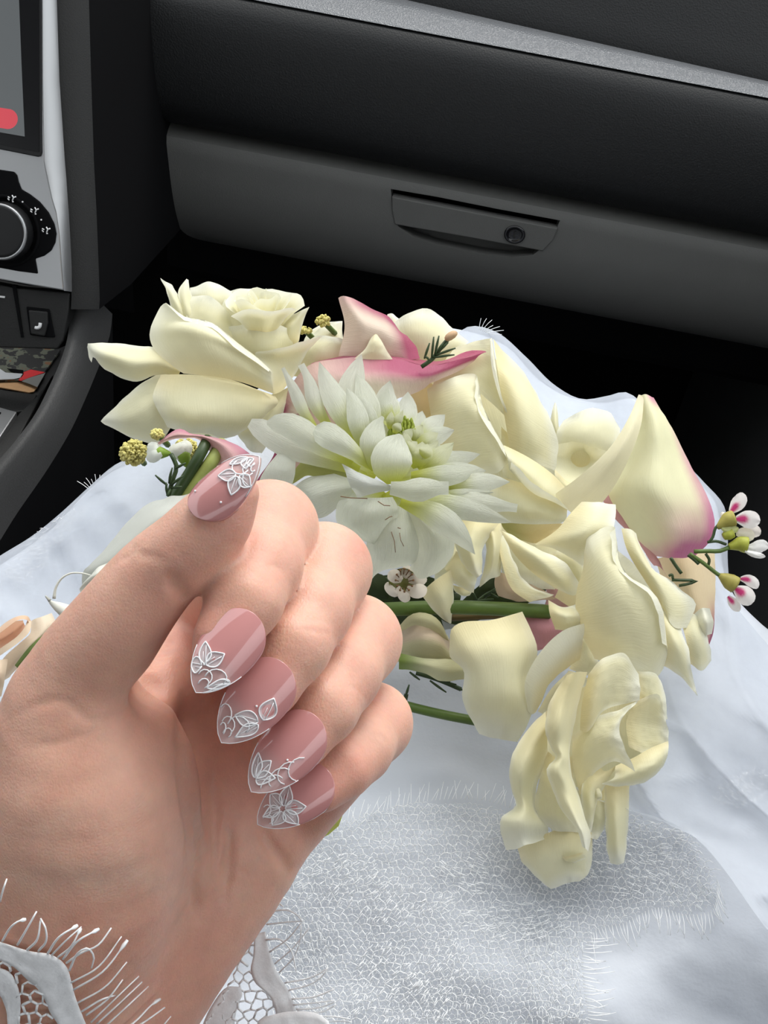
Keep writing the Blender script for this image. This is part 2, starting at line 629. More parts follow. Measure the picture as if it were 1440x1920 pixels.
lathe('dial_well', kc, [(0.0212, 0.0), (0.0208, 0.0008), (0.0196, 0.0008), (0.0190, -0.0003), (0.0, -0.0003)], MAT['gap'], dial)
kn = lathe('knob', kc, [(0.0172, 0.0), (0.0166, 0.008), (0.0158, 0.0095), (0.0130, 0.0098), (0.0, 0.0094)], MAT['black'], dial)
lathe('knob_ring', kc, [(0.0165, 0.0079), (0.0163, 0.0094), (0.0157, 0.0099), (0.0150, 0.0096)], MAT['silver'], kn)
prism('pointer', [kc + ax1 * a + ax2 * b + PN * 0.0096 for a, b in ((-0.011, -0.0012), (-0.0085, -0.0008), (-0.0085, 0.0008), (-0.011, 0.0012))], PN * 0.0004, MAT['white_print'], kn)
for (zx, zy, kind) in [(130, 782, 1), (-60, 790, 1), (255, 830, 0), (385, 920, 1), (465, 1032, 0), (515, 1140, 1)]:
    q = cp(*ztf(TC, (zx, zy)), 0.0030)
    if kind == 0:
        prism('dot', [q + ax1 * (0.0005 * math.cos(a)) + ax2 * (0.0005 * math.sin(a)) for a in np.linspace(0, 6.28, 9)[:-1]], PN * 0.0003, MAT['white_print'], dial)
    else:
        # seated figure with air flow arrows
        ln = []
        for pts in (((-0.0022, 0.0010), (-0.0012, 0.0018)), ((-0.0022, 0.0), (-0.0010, 0.0004)), ((0.0006, 0.0018), (0.0012, -0.0002), (0.0002, -0.0014)), ((0.0012, -0.0002), (0.0026, -0.0010)), ((0.0006, 0.0024), (0.0014, 0.0022))):
            ln.append(([q + ax1 * a - ax2 * b for a, b in pts], 0.00042))
        tubes('airflow_icon', ln, MAT['white_print'], dial, 5)

# lower switch panel
TL = (0, 530, 4.571)
prism('switch_panel', [cp(XO, 470, -0.006), cp(30, 540, -0.006), cp(131, 549, -0.006), cp(129, 580, -0.006), cp(118, 640, -0.006), cp(108, 655, -0.006), cp(0, 652, -0.006), cp(XO, 620, -0.006)], BK * 0.02, MAT['trim'], con, 0.001)
prism('panel_seam', [cp(*ztf(TL, q), -0.0052) for q in [(102, 20), (135, 25), (200, 470), (180, 470)]], BK * 0.004, MAT['gap'], con)
prism('switch_mark', [cp(*ztf(TL, q), -0.0052) for q in [(-60, 105), (40, 117), (38, 132), (-60, 120)]], BK * 0.001, MAT['white_print'], con)
hb = thing('seat_heater_button', 'small black rocker button with a seat icon under the silver panel', 'button', cp(70, 605, -0.008))
prism('button_frame', [cp(*ztf(TL, q), -0.005) for q in [(222, 205), (420, 228), (470, 470), (400, 470), (255, 450), (235, 300)]], BK * 0.006, MAT['gap'], hb, 0.0006)
rk = prism('rocker', [cp(*ztf(TL, q), -0.0035) for q in [(240, 235), (405, 250), (408, 350), (380, 460), (262, 440), (250, 320)]], BK * 0.006, MAT['trim'], hb, 0.0008)
q = [cp(*ztf(TL, z), -0.0030) for z in [(345, 345), (340, 375), (322, 388), (300, 385)]]
tubes('seat_icon', [(smooth3(q, 8), 0.0011)], MAT['white_print'], rk, 5)

# cubby under the switches with printed papers in it
CZ = lambda px, py, z: CAM + ray(px, py) * ((z - CAM.z) / ray(px, py).z)
prism('tray_floor', [CZ(XO, 640, 0.640), CZ(130, 640, 0.640), CZ(105, 700, 0.640), CZ(70, 760, 0.640), CZ(-20, 860, 0.640), CZ(XO, 860, 0.640)], (0, 0, -0.01), MAT['black'], con)
TP = (0, 530, 4.571)


def flat(name, pts, z, mat, th=0.0008, parent=None):
    return prism(name, [CZ(*ztf(TP, q), z) for q in pts], (0, 0, th), mat, parent)


card = plain('kraft_card', (0.55, 0.33, 0.17), 0.8, 0.2, var=0.15, nscale=300)
tag(flat('cardboard_sheet', [(-150, 820), (0, 850), (150, 846), (240, 868), (322, 900), (290, 942), (250, 950), (0, 905), (-150, 880)], 0.6405, card), 'brown kraft card poking out of the console tray', 'card')
prt, t_, b_, o_ = newmat('dark_print')
tcn_ = N(t_, 'TexCoord')
vz = N(t_, 'TexNoise', Scale=95.0, Detail=3.0)
rp = N(t_, 'ValToRGB')
t_.links.new(tcn_.outputs['Object'], vz.inputs['Vector'])
t_.links.new(vz.outputs['Fac'], rp.inputs[0])
rp.color_ramp.interpolation = 'CONSTANT'
rp.color_ramp.elements[0].color = (0.012, 0.012, 0.012, 1)
rp.color_ramp.elements[1].color = (0.10, 0.11, 0.08, 1)
rp.color_ramp.elements[1].position = 0.52
e_ = rp.color_ramp.elements.new(0.63)
e_.color = (0.16, 0.07, 0.03, 1)
t_.links.new(rp.outputs[0], b_.inputs['Base Color'])
b_.inputs['Roughness'].default_value = 0.4
mag = thing('magazine', 'dark printed magazine with a red corner lying in the console tray', 'magazine', CZ(30, 690, 0.6413))
flat('cover', [(-200, 520), (200, 545), (520, 590), (470, 660), (390, 770), (330, 880), (180, 850), (-200, 860)], 0.6414, prt, 0.0015, mag)
flat('red_corner', [(205, 770), (265, 748), (385, 772), (260, 815), (180, 845), (160, 838)], 0.6431, plain('red_print', (0.62, 0.015, 0.02), 0.4), 0.0004, mag)
flat('grey_corner', [(230, 825), (390, 775), (320, 898), (240, 865), (185, 848)], 0.6431, plain('grey_print', (0.16, 0.16, 0.15), 0.5), 0.0003, mag)
flat('white_figure', [(-150, 730), (0, 742), (50, 775), (205, 785), (185, 815), (120, 830), (0, 835), (-150, 820)], 0.6431, plain('white_paper', (0.5, 0.52, 0.55), 0.5), 0.0004, mag)
flat('black_figure', [(60, 738), (200, 752), (200, 780), (120, 770)], 0.6436, MAT['gap'], 0.0003, mag)

# front of the tray and the silver shifter surround
prism('tray_front', [CZ(XO, 735, 0.652), CZ(0, 730, 0.652), CZ(62, 738, 0.652), CZ(70, 740, 0.652), CZ(58, 768, 0.66), CZ(30, 772, 0.66), CZ(XO, 745, 0.66)], (0, 0, -0.02), MAT['trim'], con, 0.001)
prism('shifter_plate', [CZ(XO, 720, 0.668), CZ(0, 763, 0.668), CZ(32, 772, 0.668), CZ(0, 820, 0.668), CZ(-60, 900, 0.668), CZ(XO, 900, 0.668)], (0, 0, -0.01), MAT['silver'], con, 0.0008)
prism('shifter_slot', [CZ(-60, 768, 0.6685), CZ(-6, 771, 0.6685), CZ(2, 773, 0.6685), CZ(0, 776, 0.6685), CZ(-60, 774, 0.6685)], (0, 0, -0.002), MAT['gap'], con)
prism('inner_wall', [CZ(36, 774, 0.664), CZ(66, 745, 0.664), CZ(100, 700, 0.664), CZ(30, 830, 0.664), CZ(-60, 930, 0.664), CZ(-90, 930, 0.664)], (0, 0, -0.03), MAT['trim'], con, 0.001)
# curved grab rail that sweeps from the stack back along the console
gl = [(135, 562, .672), (131, 600, .67), (125, 640, .662), (112, 680, .652), (92, 725, .637), (66, 776, .615), (30, 825, .59), (0, 862, .57), (-70, 950, .53), (-200, 1110, .47)]
gr = [(190, 568, .690), (186, 605, .688), (173, 645, .68), (158, 682, .668), (138, 728, .652), (108, 790, .628), (66, 858, .602), (0, 950, .56), (-60, 1040, .52), (-180, 1190, .46)]
A = [P(*q) for q in gl]
B = [P(*q) for q in gr]
Vg = []
rowsG = [[a + Vector((0.0, 0.004, -0.02)) for a in A], A, [a * 0.5 + b * 0.5 + Vector((0, -0.002, 0.002)) for a, b in zip(A, B)], B,
         [b + Vector((0.004, 0.01, -0.012)) for b in B], [Vector((b.x + 0.005, b.y + 0.02, 0.2)) for b in B]]
rowsG = [smooth3(r, 40) for r in rowsG]
MAT['rail'] = plain('console_rail', (0.034, 0.034, 0.034), 0.55, 0.3, bump=0.4, bscale=900)
mesh('console_rail', [v for r in rowsG[:5] for v in r], grid_faces(5, 40), MAT['rail'], con)
mesh('console_side', [v for r in rowsG[4:] for v in r], grid_faces(2, 40), MAT['gap'], con)
# ------------------------------------------------------------------ wedding dress over the lap
def cloth_mat(name, col, rough, alpha=1.0, wscale=2600.0, sheen=0.3, trans=0.15, bump=0.15):
    m, t, b, out = newmat(name)
    tc = N(t, 'TexCoord')
    b.inputs['Base Color'].default_value = (*col, 1)
    b.inputs['Roughness'].default_value = rough
    b.inputs['Sheen Weight'].default_value = sheen
    b.inputs['Specular IOR Level'].default_value = 0.3
    wv = N(t, 'TexNoise', Scale=wscale * 0.2, Detail=2.0)
    t.links.new(tc.outputs['Object'], wv.inputs['Vector'])
    n3 = N(t, 'TexNoise', Scale=60.0, Detail=4.0)
    t.links.new(tc.outputs['Object'], n3.inputs['Vector'])
    ad = N(t, 'Math', operation='ADD')
    t.links.new(wv.outputs['Fac'], ad.inputs[0])
    t.links.new(n3.outputs['Fac'], ad.inputs[1])
    bp = N(t, 'Bump', Strength=bump, Distance=0.001)
    t.links.new(ad.outputs[0], bp.inputs['Height'])
    t.links.new(bp.outputs[0], b.inputs['Normal'])
    tr = N(t, 'BsdfTranslucent')
    tr.inputs['Color'].default_value = (*col, 1)
    ms = N(t, 'MixShader')
    ms.inputs[0].default_value = trans
    t.links.new(b.outputs[0], ms.inputs[1])
    t.links.new(tr.outputs[0], ms.inputs[2])
    if alpha < 1:
        tp = N(t, 'BsdfTransparent')
        m2 = N(t, 'MixShader')
        # weave: thread density varies a little over the cloth
        mr = N(t, 'MapRange')
        mr.inputs['From Min'].default_value = 0.3
        mr.inputs['From Max'].default_value = 0.7
        mr.inputs['To Min'].default_value = alpha - 0.03
        mr.inputs['To Max'].default_value = alpha + 0.03
        t.links.new(n3.outputs['Fac'], mr.inputs['Value'])
        t.links.new(mr.outputs[0], m2.inputs[0])
        t.links.new(tp.outputs[0], m2.inputs[1])
        t.links.new(ms.outputs[0], m2.inputs[2])
        t.links.new(m2.outputs[0], out.inputs[0])
    else:
        t.links.new(ms.outputs[0], out.inputs[0])
    return m


MAT['satin'] = cloth_mat('white_satin', (0.56, 0.59, 0.645), 0.5)
MAT['tulle'] = cloth_mat('white_tulle', (0.76, 0.80, 0.87), 0.7, alpha=0.45, trans=0.4)
MAT['lace'] = plain('lace_thread', (0.93, 0.94, 0.95), 0.28, 0.8)
MAT['lace_satin'] = plain('lace_satin', (0.93, 0.93, 0.94), 0.6, 0.3, var=0.10, nscale=1700, bump=0.10, bscale=2200)

dress = thing('wedding_dress', 'white satin and tulle wedding dress spread over the lap with eyelash lace', 'dress', P(800, 1500, 0.46))

EDGE = [(-260, 1270, .44), (-100, 1130, .46), (0, 1060, .475), (60, 1020, .485), (110, 980, .49), (160, 925, .50), (210, 885, .505), (270, 858, .51), (360, 800, .525), (500, 720, .54), (650, 640, .555),
        (780, 612, .565), (880, 622, .57), (950, 650, .575), (1010, 712, .57), (1060, 742, .565), (1130, 756, .56), (1190, 748, .55), (1235, 810, .54), (1300, 895, .53), (1342, 945, .525), (1352, 1040, .52), (1350, 1110, .52), (1440, 1192, .515), (1560, 1290, .50), (1720, 1400, .48)]
E0 = cr(EDGE, 90)
sk_rows = [E0]
tgt = [([(-260, 1330, .42), (100, 1120, .455), (400, 960, .475), (760, 800, .525), (1100, 900, .52), (1300, 1060, .50), (1720, 1440, .46)]),
       ([(-260, 1450, .40), (100, 1320, .425), (400, 1200, .455), (760, 1120, .485), (1100, 1150, .48), (1350, 1250, .465), (1720, 1520, .44)]),
       ([(-260, 1620, .39), (100, 1540, .405), (400, 1460, .425), (760, 1420, .445), (1100, 1430, .445), (1350, 1480, .44), (1720, 1640, .42)]),
       ([(-260, 1820, .375), (100, 1760, .385), (400, 1710, .395), (760, 1690, .40), (1100, 1700, .405), (1350, 1730, .41), (1720, 1800, .40)]),
       ([(-260, 2060, .36), (100, 2040, .365), (400, 2010, .37), (760, 2000, .372), (1100, 2010, .375), (1350, 2020, .38), (1720, 2060, .375)]),
       ([(-260, 2300, .34), (100, 2300, .34), (400, 2300, .345), (760, 2300, .345), (1100, 2300, .345), (1350, 2300, .345), (1720, 2300, .345)])]
SKN, SKM = 150, 150
G = loft([EDGE] + tgt, SKN, SKM)


def fold(px, py, k=0):
    """folds of the cloth, in metres of height"""
    x, y = px / 100.0, py / 100.0
    right = 1 / (1 + math.exp(-(px - 1080) / 90.0))
    z = 0.006 * noise.noise(Vector((x * 0.35 + k * 7, y * 0.55, k * 3.1)))
    # slanting pleats on the right, fine crumples everywhere
    a = x * 0.62 - y * 0.62 + 0.8 * noise.noise(Vector((x * 0.3, y * 0.3, 4 + k)))
    z += 0.006 * right * math.sin(a * 2.1 + k) * (0.6 + 0.4 * noise.noise(Vector((x * .4, y * .4, 9))))
    b = x * 0.25 + y * 0.9 + 0.9 * noise.noise(Vector((x * 0.35, y * 0.35, 14 + k)))
    z += 0.0028 * math.sin(b * 1.7 + k * 2)
    z += 0.0009 * noise.noise(Vector((x * 2.1, y * 2.1, 2 + k)))
    # sharp crush creases in the sheer layers
    if k:
        q = noise.noise(Vector(((x - y) * 0.52 + 0.3 * math.sin(y * 0.5), (x + y) * 0.16, 21 + k)))
        z += 0.0055 * (1 - min(1.0, abs(q) * 2.4)) ** 2
        q = noise.noise(Vector((x * 0.35 + y * 0.15, y * 0.95 - x * 0.2, 31 + k)))
        z += 0.0012 * (1 - min(1.0, abs(q) * 2.4)) ** 2
    return z


def drape(name, G, k, lift, mat, parent, drop=True, amp=1.0):
    n, m = G.shape[:2]
    V, uv = [], []
    if drop:
        for s, (dy, dz) in enumerate(((0.05, -0.30), (0.035, -0.12), (0.018, -0.03), (0.006, -0.006))):
            for j in range(m):
                p = P(*G[0, j]) + Vector((0, dy, dz))
                if s < 2:
                    w = 0.012 * math.sin(j * 0.55 + 0.8 * math.sin(j * 0.21)) * (1.0 if s == 0 else 0.5)
                    p += Vector((0, w, 0))
                V.append(p)
                uv.append((j / m, -0.1))
    e0 = len(V)
    for i in range(n):
        f_ = min(1.0, i / 6.0)
        for j in range(m):
            x, y, d = G[i, j]
            V.append(P(x, y, d - lift - fold(x, y, k) * amp * f_))
            uv.append((j / m, i / n))
    return mesh(name, V, grid_faces(len(V) // m, m), mat, parent, uvs=uv)


drape('skirt', G, 0, 0.0, MAT['satin'], dress)


# depth of the skirt under a pixel
_gx = G[:, :, 0].ravel()
_gy = G[:, :, 1].ravel()
_gd = G[:, :, 2].ravel()


def skirt_d(px, py):
    k = np.argmin((_gx - px) ** 2 + (_gy - py) ** 2)
    return float(_gd[k]) - fold(px, py, 0)


# sheer tulle layers on top: one over the right side and the back, one over the left
EDGE_T = [(840, 640, .57), (880, 612, .57), (930, 622, .572), (985, 668, .57), (1040, 722, .567), (1090, 748, .56), (1140, 742, .555), (1172, 735, .55), (1200, 752, .545), (1250, 830, .535), (1318, 902, .525), (1358, 950, .52), (1364, 1030, .515), (1352, 1100, .515), (1440, 1180, .51), (1580, 1290, .49), (1760, 1400, .47)]
Gt = loft([EDGE_T, [(800, 850, .50), (1100, 930, .50), (1300, 1100, .48), (1760, 1480, .44)],
           [(860, 1250, .455), (1100, 1270, .455), (1330, 1330, .44), (1760, 1600, .42)],
           [(1080, 1480, .412), (1180, 1500, .412), (1330, 1520, .412), (1760, 1680, .41)],
           [(1290, 1560, .40), (1350, 1600, .40), (1450, 1640, .40), (1760, 1800, .395)],
           [(1440, 1745, .385), (1480, 1780, .385), (1560, 1820, .385), (1760, 1920, .38)]], 110, 90)
drape('tulle_overlay', Gt, 3, 0.004, MAT['tulle'], dress, amp=1.5)
EDGE_L = [(-260, 1250, .435), (-100, 1110, .455), (0, 1042, .47), (60, 1005, .48), (110, 965, .487), (170, 910, .497), (215, 872, .50), (275, 845, .505), (420, 770, .52)]
Gl = loft([EDGE_L, [(-260, 1400, .405), (0, 1220, .435), (150, 1120, .445), (330, 1000, .465), (480, 900, .48)],
           [(-260, 1600, .385), (0, 1450, .40), (200, 1350, .41), (450, 1250, .425), (600, 1150, .44)]], 50, 60)
drape('tulle_overlay', Gl, 6, 0.004, MAT['tulle'], dress, amp=1.3)

# lace panel lying on the skirt: net, shiny embroidered motifs, eyelash fringe
lace_poly = [(560, 1585), (620, 1555), (700, 1530), (800, 1505), (900, 1510), (1000, 1540), (1090, 1540), (1190, 1530), (1290, 1560), (1345, 1640), (1340, 1700), (1290, 1712), (1230, 1700), (1170, 1728), (1120, 1740), (1090, 1790), (1095, 1860), (1110, 1960), (1000, 1990), (800, 1990), (560, 1990), (520, 1900), (500, 1760), (520, 1650)]


def inside(x, y, poly):
    c = False
    j = len(poly) - 1
    for i in range(len(poly)):
        xi, yi = poly[i]
        xj, yj = poly[j]
        if (yi > y) != (yj > y) and x < (xj - xi) * (y - yi) / (yj - yi) + xi:
            c = not c
        j = i
    return c


def net(poly, cell, jit, seed, depth, rad, lift):
    """hexagonal net of threads over a pixel polygon, draped at depth(px,py)-lift"""
    R = random.Random(seed)
    xs = [p[0] for p in poly]
    ys = [p[1] for p in poly]
    pts = {}
    h = cell * 0.577
    lines = []

    def node(a, b):
        key = (round(a * 2), round(b * 2))
        if key not in pts:
            w = noise.noise(Vector((a * 0.012, b * 0.012, seed)))
            pts[key] = (a + R.uniform(-jit, jit) + 9 * w, b + R.uniform(-jit, jit) + 9 * noise.noise(Vector((a * 0.012, b * 0.012, seed + 5))))
        return pts[key]
    row = 0
    y = min(ys)
    while y < max(ys):
        x = min(xs) + (cell / 2 if row % 2 else 0)
        while x < max(xs):
            if inside(x, y, poly):
                t = node(x, y - h)
                l = node(x - cell / 2, y - h / 2)
                r_ = node(x + cell / 2, y - h / 2)
                bl = node(x - cell / 2, y + h / 2)
                lines.append((t, l))
                lines.append((t, r_))
                lines.append((l, bl))
            x += cell
        y += h * 1.5
        row += 1
    out = []
    for a, b in lines:
        c_ = [P(q[0], q[1], depth(*q) - lift) for q in (a, b)]
        out.append((c_, rad * R.uniform(0.8, 1.25)))
    return out


lc = net(lace_poly, 17, 3.6, 3, skirt_d, 0.00015, 0.0036) + net(lace_poly, 9.5, 1.6, 5, skirt_d, 0.00008, 0.0028)
o = tubes('lace_net', lc, MAT['lace'], dress, 3)
o['kind'] = 'stuff'
# embroidered motifs: bundles of satin stitches
R = random.Random(11)
st = []
motifs = [(1190, 1610, 120, 75, 20), (830, 1860, 60, 110, -60), (720, 1850, 70, 80, -50), (1040, 1840, 60, 130, 80), (640, 1650, 90, 50, -40), (960, 1730, 110, 40, -15), (760, 1700, 90, 40, -50), (1300, 1680, 60, 40, 60), (600, 1780, 40, 70, 70), (900, 1640, 90, 40, 30), (560, 1880, 50, 60, 40), (1060, 1620, 70, 60, 60)]
for (mx_, my_, a_, b_, ang) in motifs:
    for k in range(int(a_ * b_ / 46)):
        r_ = math.sqrt(R.random())
        w = R.uniform(0, 6.283)
        x, y = mx_ + a_ * r_ * math.cos(w), my_ + b_ * r_ * math.sin(w)
        if not inside(x, y, lace_poly):
            continue
        g = math.radians(ang + R.uniform(-7, 7) + 35 * noise.noise(Vector((x * .015, y * .015, 1))))
        L = R.uniform(4, 11)
        q = [(x - L * math.cos(g), y - L * math.sin(g)), (x, y), (x + L * math.cos(g), y + L * math.sin(g))]
        dd = skirt_d(x, y)
        st.append(([P(q[0][0], q[0][1], dd - 0.0034), P(q[1][0], q[1][1], dd - 0.0042), P(q[2][0], q[2][1], dd - 0.0034)], [0.00008, 0.00017, 0.00008]))
for (mx_, my_, a_, b_, ang) in [(95, 1005, 55, 22, -35), (50, 1060, 45, 26, -30), (140, 965, 30, 14, -35), (1395, 1480, 30, 60, 70)]:
    for k in range(int(a_ * b_ / 9)):
        r_ = math.sqrt(R.random())
        w = R.uniform(0, 6.283)
        g0 = math.radians(ang)
        ex, ey = a_ * r_ * math.cos(w), b_ * r_ * math.sin(w)
        x, y = mx_ + ex * math.cos(g0) - ey * math.sin(g0), my_ + ex * math.sin(g0) + ey * math.cos(g0)
        g = g0 + R.uniform(-1.2, 1.2)
        L = R.uniform(3, 8)
        dd = skirt_d(x, y) - 0.006
        st.append(([P(x - L * math.cos(g), y - L * math.sin(g), dd), P(x, y, dd - 0.0006), P(x + L * math.cos(g), y + L * math.sin(g), dd)], [0.00009, 0.00017, 0.00009]))
o = tubes('lace_embroidery', st, MAT['lace'], dress, 3)
o['kind'] = 'stuff'
fr = []
fe = [(1345, 1650), (1335, 1705), (1290, 1715), (1230, 1702), (1170, 1730), (1120, 1742), (1092, 1790), (1094, 1850), (1104, 1910)]
fe = cr(fe, 70)
for i, (x, y) in enumerate(fe):
    dx, dy = (0.25, 1.0) if i < 46 else (1.0, 0.15)
    L = R.uniform(25, 52)
    b_ = R.uniform(-14, 14)
    pts = []
    for s in (0, 0.35, 0.7, 1.0):
        X, Y = x + dx * L * s + b_ * s * s, y + dy * L * s - (0 if i < 46 else b_ * s * s)
        pts.append(P(X, Y, skirt_d(X, Y) - 0.004 - 0.001 * math.sin(s * 3)))
    fr.append((pts, [0.00019, 0.00017, 0.00014, 0.00011]))
fe2 = cr([(560, 1590), (640, 1548), (720, 1522), (800, 1503), (900, 1500), (1000, 1530)], 60)
for i, (x, y) in enumerate(fe2):
    L = R.uniform(18, 40)
    b_ = R.uniform(-14, 14)
    pts = []
    for s in (0, 0.5, 1.0):
        X, Y = x + 0.2 * L * s + b_ * s, y - L * s
        pts.append(P(X, Y, skirt_d(X, Y) - 0.004))
    fr.append((pts, [0.00014, 0.00012, 0.00009]))
# tufts of the lace edge that stand up over the far side of the skirt
for (bx, by, dd, n_) in ((183, 925, .496, 9), (905, 625, .566, 7)):
    for k in range(n_):
        a = (k / (n_ - 1) - 0.5) * 1.5 - (0.1 if bx < 400 else -0.9)
        L = R.uniform(22, 36)
        pts = [P(bx + math.sin(a) * L * s * (0.6 + 0.5 * s) + (k - n_ / 2) * 2.2, by - math.cos(a) * L * s, dd - 0.004 * s) for s in (0, 0.4, 0.75, 1.0)]
        fr.append((pts, [0.00022, 0.0002, 0.00018, 0.00014]))
o = tubes('lace_fringe', fr, MAT['lace'], dress, 3)
o['kind'] = 'stuff'

# ------------------------------------------------------------------ the hand
# distance field built from tapered limbs, turned into one continuous skin
FINGERS = {
    'thumb': [(140, 1345, .216, 130), (158, 1264, .212, 104), (214, 1180, .208, 91), (298, 1075, .2055, 79), (357, 1025, .2035, 75), (402, 978, .2025, 70), (440, 925, .2015, 46)],
    'index': [(385, 1170, .276, 78), (506, 991, .230, 85), (488, 1062, .2145, 73), (458, 1127, .2055, 67), (421, 1200, .2015, 52), (405, 1232, .201, 40)],
    'middle': [(465, 1290, .274, 80), (607, 1070, .238, 85), (581, 1145, .2235, 73), (546, 1212, .215, 68), (502, 1288, .2108, 53), (484, 1320, .2103, 40)],
    'ring': [(520, 1410, .269, 78), (667, 1201, .2445, 81), (637, 1265, .2305, 71), (601, 1326, .222, 66), (557, 1390, .2175, 51), (537, 1416, .2168, 38)],
    'pinky': [(545, 1530, .268, 72), (697, 1356, .2495, 71), (668, 1402, .2365, 63), (636, 1438, .2295, 57), (594, 1474, .2250, 45), (572, 1490, .2245, 34)],
}
PALM = [
    [(385, 1170, .278, 82), (310, 1480, .252, 100), (120, 1880, .252, 165)],
    [(465, 1290, .276, 84), (370, 1560, .254, 96), (180, 1880, .252, 155)],
    [(520, 1410, .272, 82), (400, 1620, .258, 92), (210, 1880, .254, 135)],
    [(538, 1530, .266, 68), (452, 1635, .261, 90), (348, 1740, .256, 104), (196, 1905, .252, 128), (90, 2100, .25, 155)],   # heel of the hand
    [(140, 1345, .216, 124), (155, 1480, .217, 172), (150, 1620, .222, 190), (105, 1780, .231, 188), (60, 1950, .238, 190), (10, 2120, .242, 190)],  # ball of the thumb to wrist
    [(120, 1880, .254, 170), (20, 2140, .254, 190)],
    [(283, 1374, .221, 46), (310, 1440, .225, 48), (318, 1520, .229, 48), (308, 1620, .236, 46)],   # fold of the web
    [(225, 1345, .234, 62), (320, 1275, .254, 72), (385, 1180, .276, 80)],   # skin between thumb and index finger
]


PALM = [[tuple(q) for q in cr(ch, len(ch) * 3)] for ch in PALM]
FINGERS['thumb'] = [tuple(q) for q in cr(FINGERS['thumb'], 20)]


def cpt(q):
    x, y, d, r = q
    return np.array([(x - 720) / F * d, (y - 960) / F * d, d]), r * d / F


VOX = 0.00055
lo = np.array([(-330 - 720) / F * .235, (850 - 960) / F * .2, .175])
hi = np.array([(810 - 720) / F * .25, (2120 - 960) / F * .25, .308])
dims = np.ceil((hi - lo) / VOX).astype(int)
ax = [lo[i] + VOX * np.arange(dims[i]) for i in range(3)]


def chain_field(chains, k, pad=0.012):
    Fd = np.full(dims, 0.05, dtype=np.float32)
    for ch in chains:
        for a, b in zip(ch[:-1], ch[1:]):
            pa, ra = cpt(a)
            pb, rb = cpt(b)
            mn = np.minimum(pa - ra, pb - rb) - pad
            mx = np.maximum(pa + ra, pb + rb) + pad
            i0 = np.clip(((mn - lo) / VOX).astype(int), 0, dims)
            i1 = np.clip(((mx - lo) / VOX).astype(int) + 1, 0, dims)
            if np.any(i1 <= i0):
                continue
            X = ax[0][i0[0]:i1[0], None, None]
            Y = ax[1][None, i0[1]:i1[1], None]
            Z = ax[2][None, None, i0[2]:i1[2]]
            ba = pb - pa
            L2 = float(ba @ ba) + 1e-12
            t = ((X - pa[0]) * ba[0] + (Y - pa[1]) * ba[1] + (Z - pa[2]) * ba[2]) / L2
            t = np.clip(t, 0, 1)
            d = np.sqrt((X - pa[0] - t * ba[0]) ** 2 + (Y - pa[1] - t * ba[1]) ** 2 + (Z - pa[2] - t * ba[2]) ** 2) - (ra + (rb - ra) * t)
            s = (slice(i0[0], i1[0]), slice(i0[1], i1[1]), slice(i0[2], i1[2]))
            o_ = Fd[s]
            h = np.maximum(k - np.abs(o_ - d), 0) / k
            Fd[s] = np.minimum(o_, d) - h * h * k * 0.25
    return Fd


def smin(a, b, k):
    h = np.maximum(k - np.abs(a - b), 0) / k
    return np.minimum(a, b) - h * h * k * 0.25


palm = None
for ch_ in PALM:
    g = chain_field([ch_], 0.0006)
    palm = g if palm is None else smin(palm, g, 0.010)
fld = palm
fing = None
for nme in ('thumb', 'index', 'middle', 'ring', 'pinky'):
    g = chain_field([FINGERS[nme]], 0.0035 if nme != 'thumb' else 0.0006)
    if nme == 'thumb':
        fld = smin(fld, g, 0.0045)
        continue
    fing = g if fing is None else smin(fing, g, 0.0002)
fld = smin(fld, fing, 0.0022)


def surf_depth(px, py, fallback=None, field=None):
    """depth of the skin along the pixel's ray"""
    ff = fld if field is None else field
    z = np.arange(.178, .305, 0.0004)
    x = (px - 720) / F * z
    y = (py - 960) / F * z
    i = np.round((x - lo[0]) / VOX).astype(int)
    j = np.round((y - lo[1]) / VOX).astype(int)
    k = np.round((z - lo[2]) / VOX).astype(int)
    ok = (i >= 0) & (i < dims[0]) & (j >= 0) & (j < dims[1]) & (k >= 0) & (k < dims[2])
    v = np.full(len(z), 1.0)
    v[ok] = ff[i[ok], j[ok], k[ok]]
    h = np.nonzero(v < 0)[0]
    if len(h) == 0:
        return fallback
    a = h[0]
    if a == 0:
        return float(z[0])
    return float(z[a - 1] + (z[a] - z[a - 1]) * v[a - 1] / (v[a - 1] - v[a] + 1e-12))


def dent(pts, amp, w, n=None):
    """press a crease (amp>0) or raise a ridge (amp<0) along a pixel polyline on the skin"""
    pl = cr(pts, n or max(6, int(sum(math.dist(a[:2], b[:2]) for a, b in zip(pts[:-1], pts[1:])) / 7)))
    m_ = len(pl)
    for q_, (x, y) in enumerate(pl):
        d = surf_depth(x, y, field=base_fld)
        if d is None:
            continue
        c = np.array([(x - 720) / F * d, (y - 960) / F * d, d])
        r_ = 3 * w
        i0 = np.clip(((c - r_ - lo) / VOX).astype(int), 0, dims)
        i1 = np.clip(((c + r_ - lo) / VOX).astype(int) + 2, 0, dims)
        X = ax[0][i0[0]:i1[0], None, None] - c[0]
        Y = ax[1][None, i0[1]:i1[1], None] - c[1]
        Z = ax[2][None, None, i0[2]:i1[2]] - c[2]
        e = amp * np.exp(-(X * X + Y * Y + Z * Z) / (w * w))
        if m_ > 3:
            e = e * min(1.0, 3.0 * min(q_ + 0.4, m_ - 0.6 - q_) / m_)
        s = (slice(i0[0], i1[0]), slice(i0[1], i1[1]), slice(i0[2], i1[2]))
        if amp > 0:
            crease[s] = np.maximum(crease[s], e)
        else:
            crease[s] = np.minimum(crease[s], e)


base_fld = fld.copy()
crease = np.zeros(dims, dtype=np.float32)
TH2 = (0, 900, 1.883)


def z2(*pts):
    return [ztf(TH2, p) for p in pts]


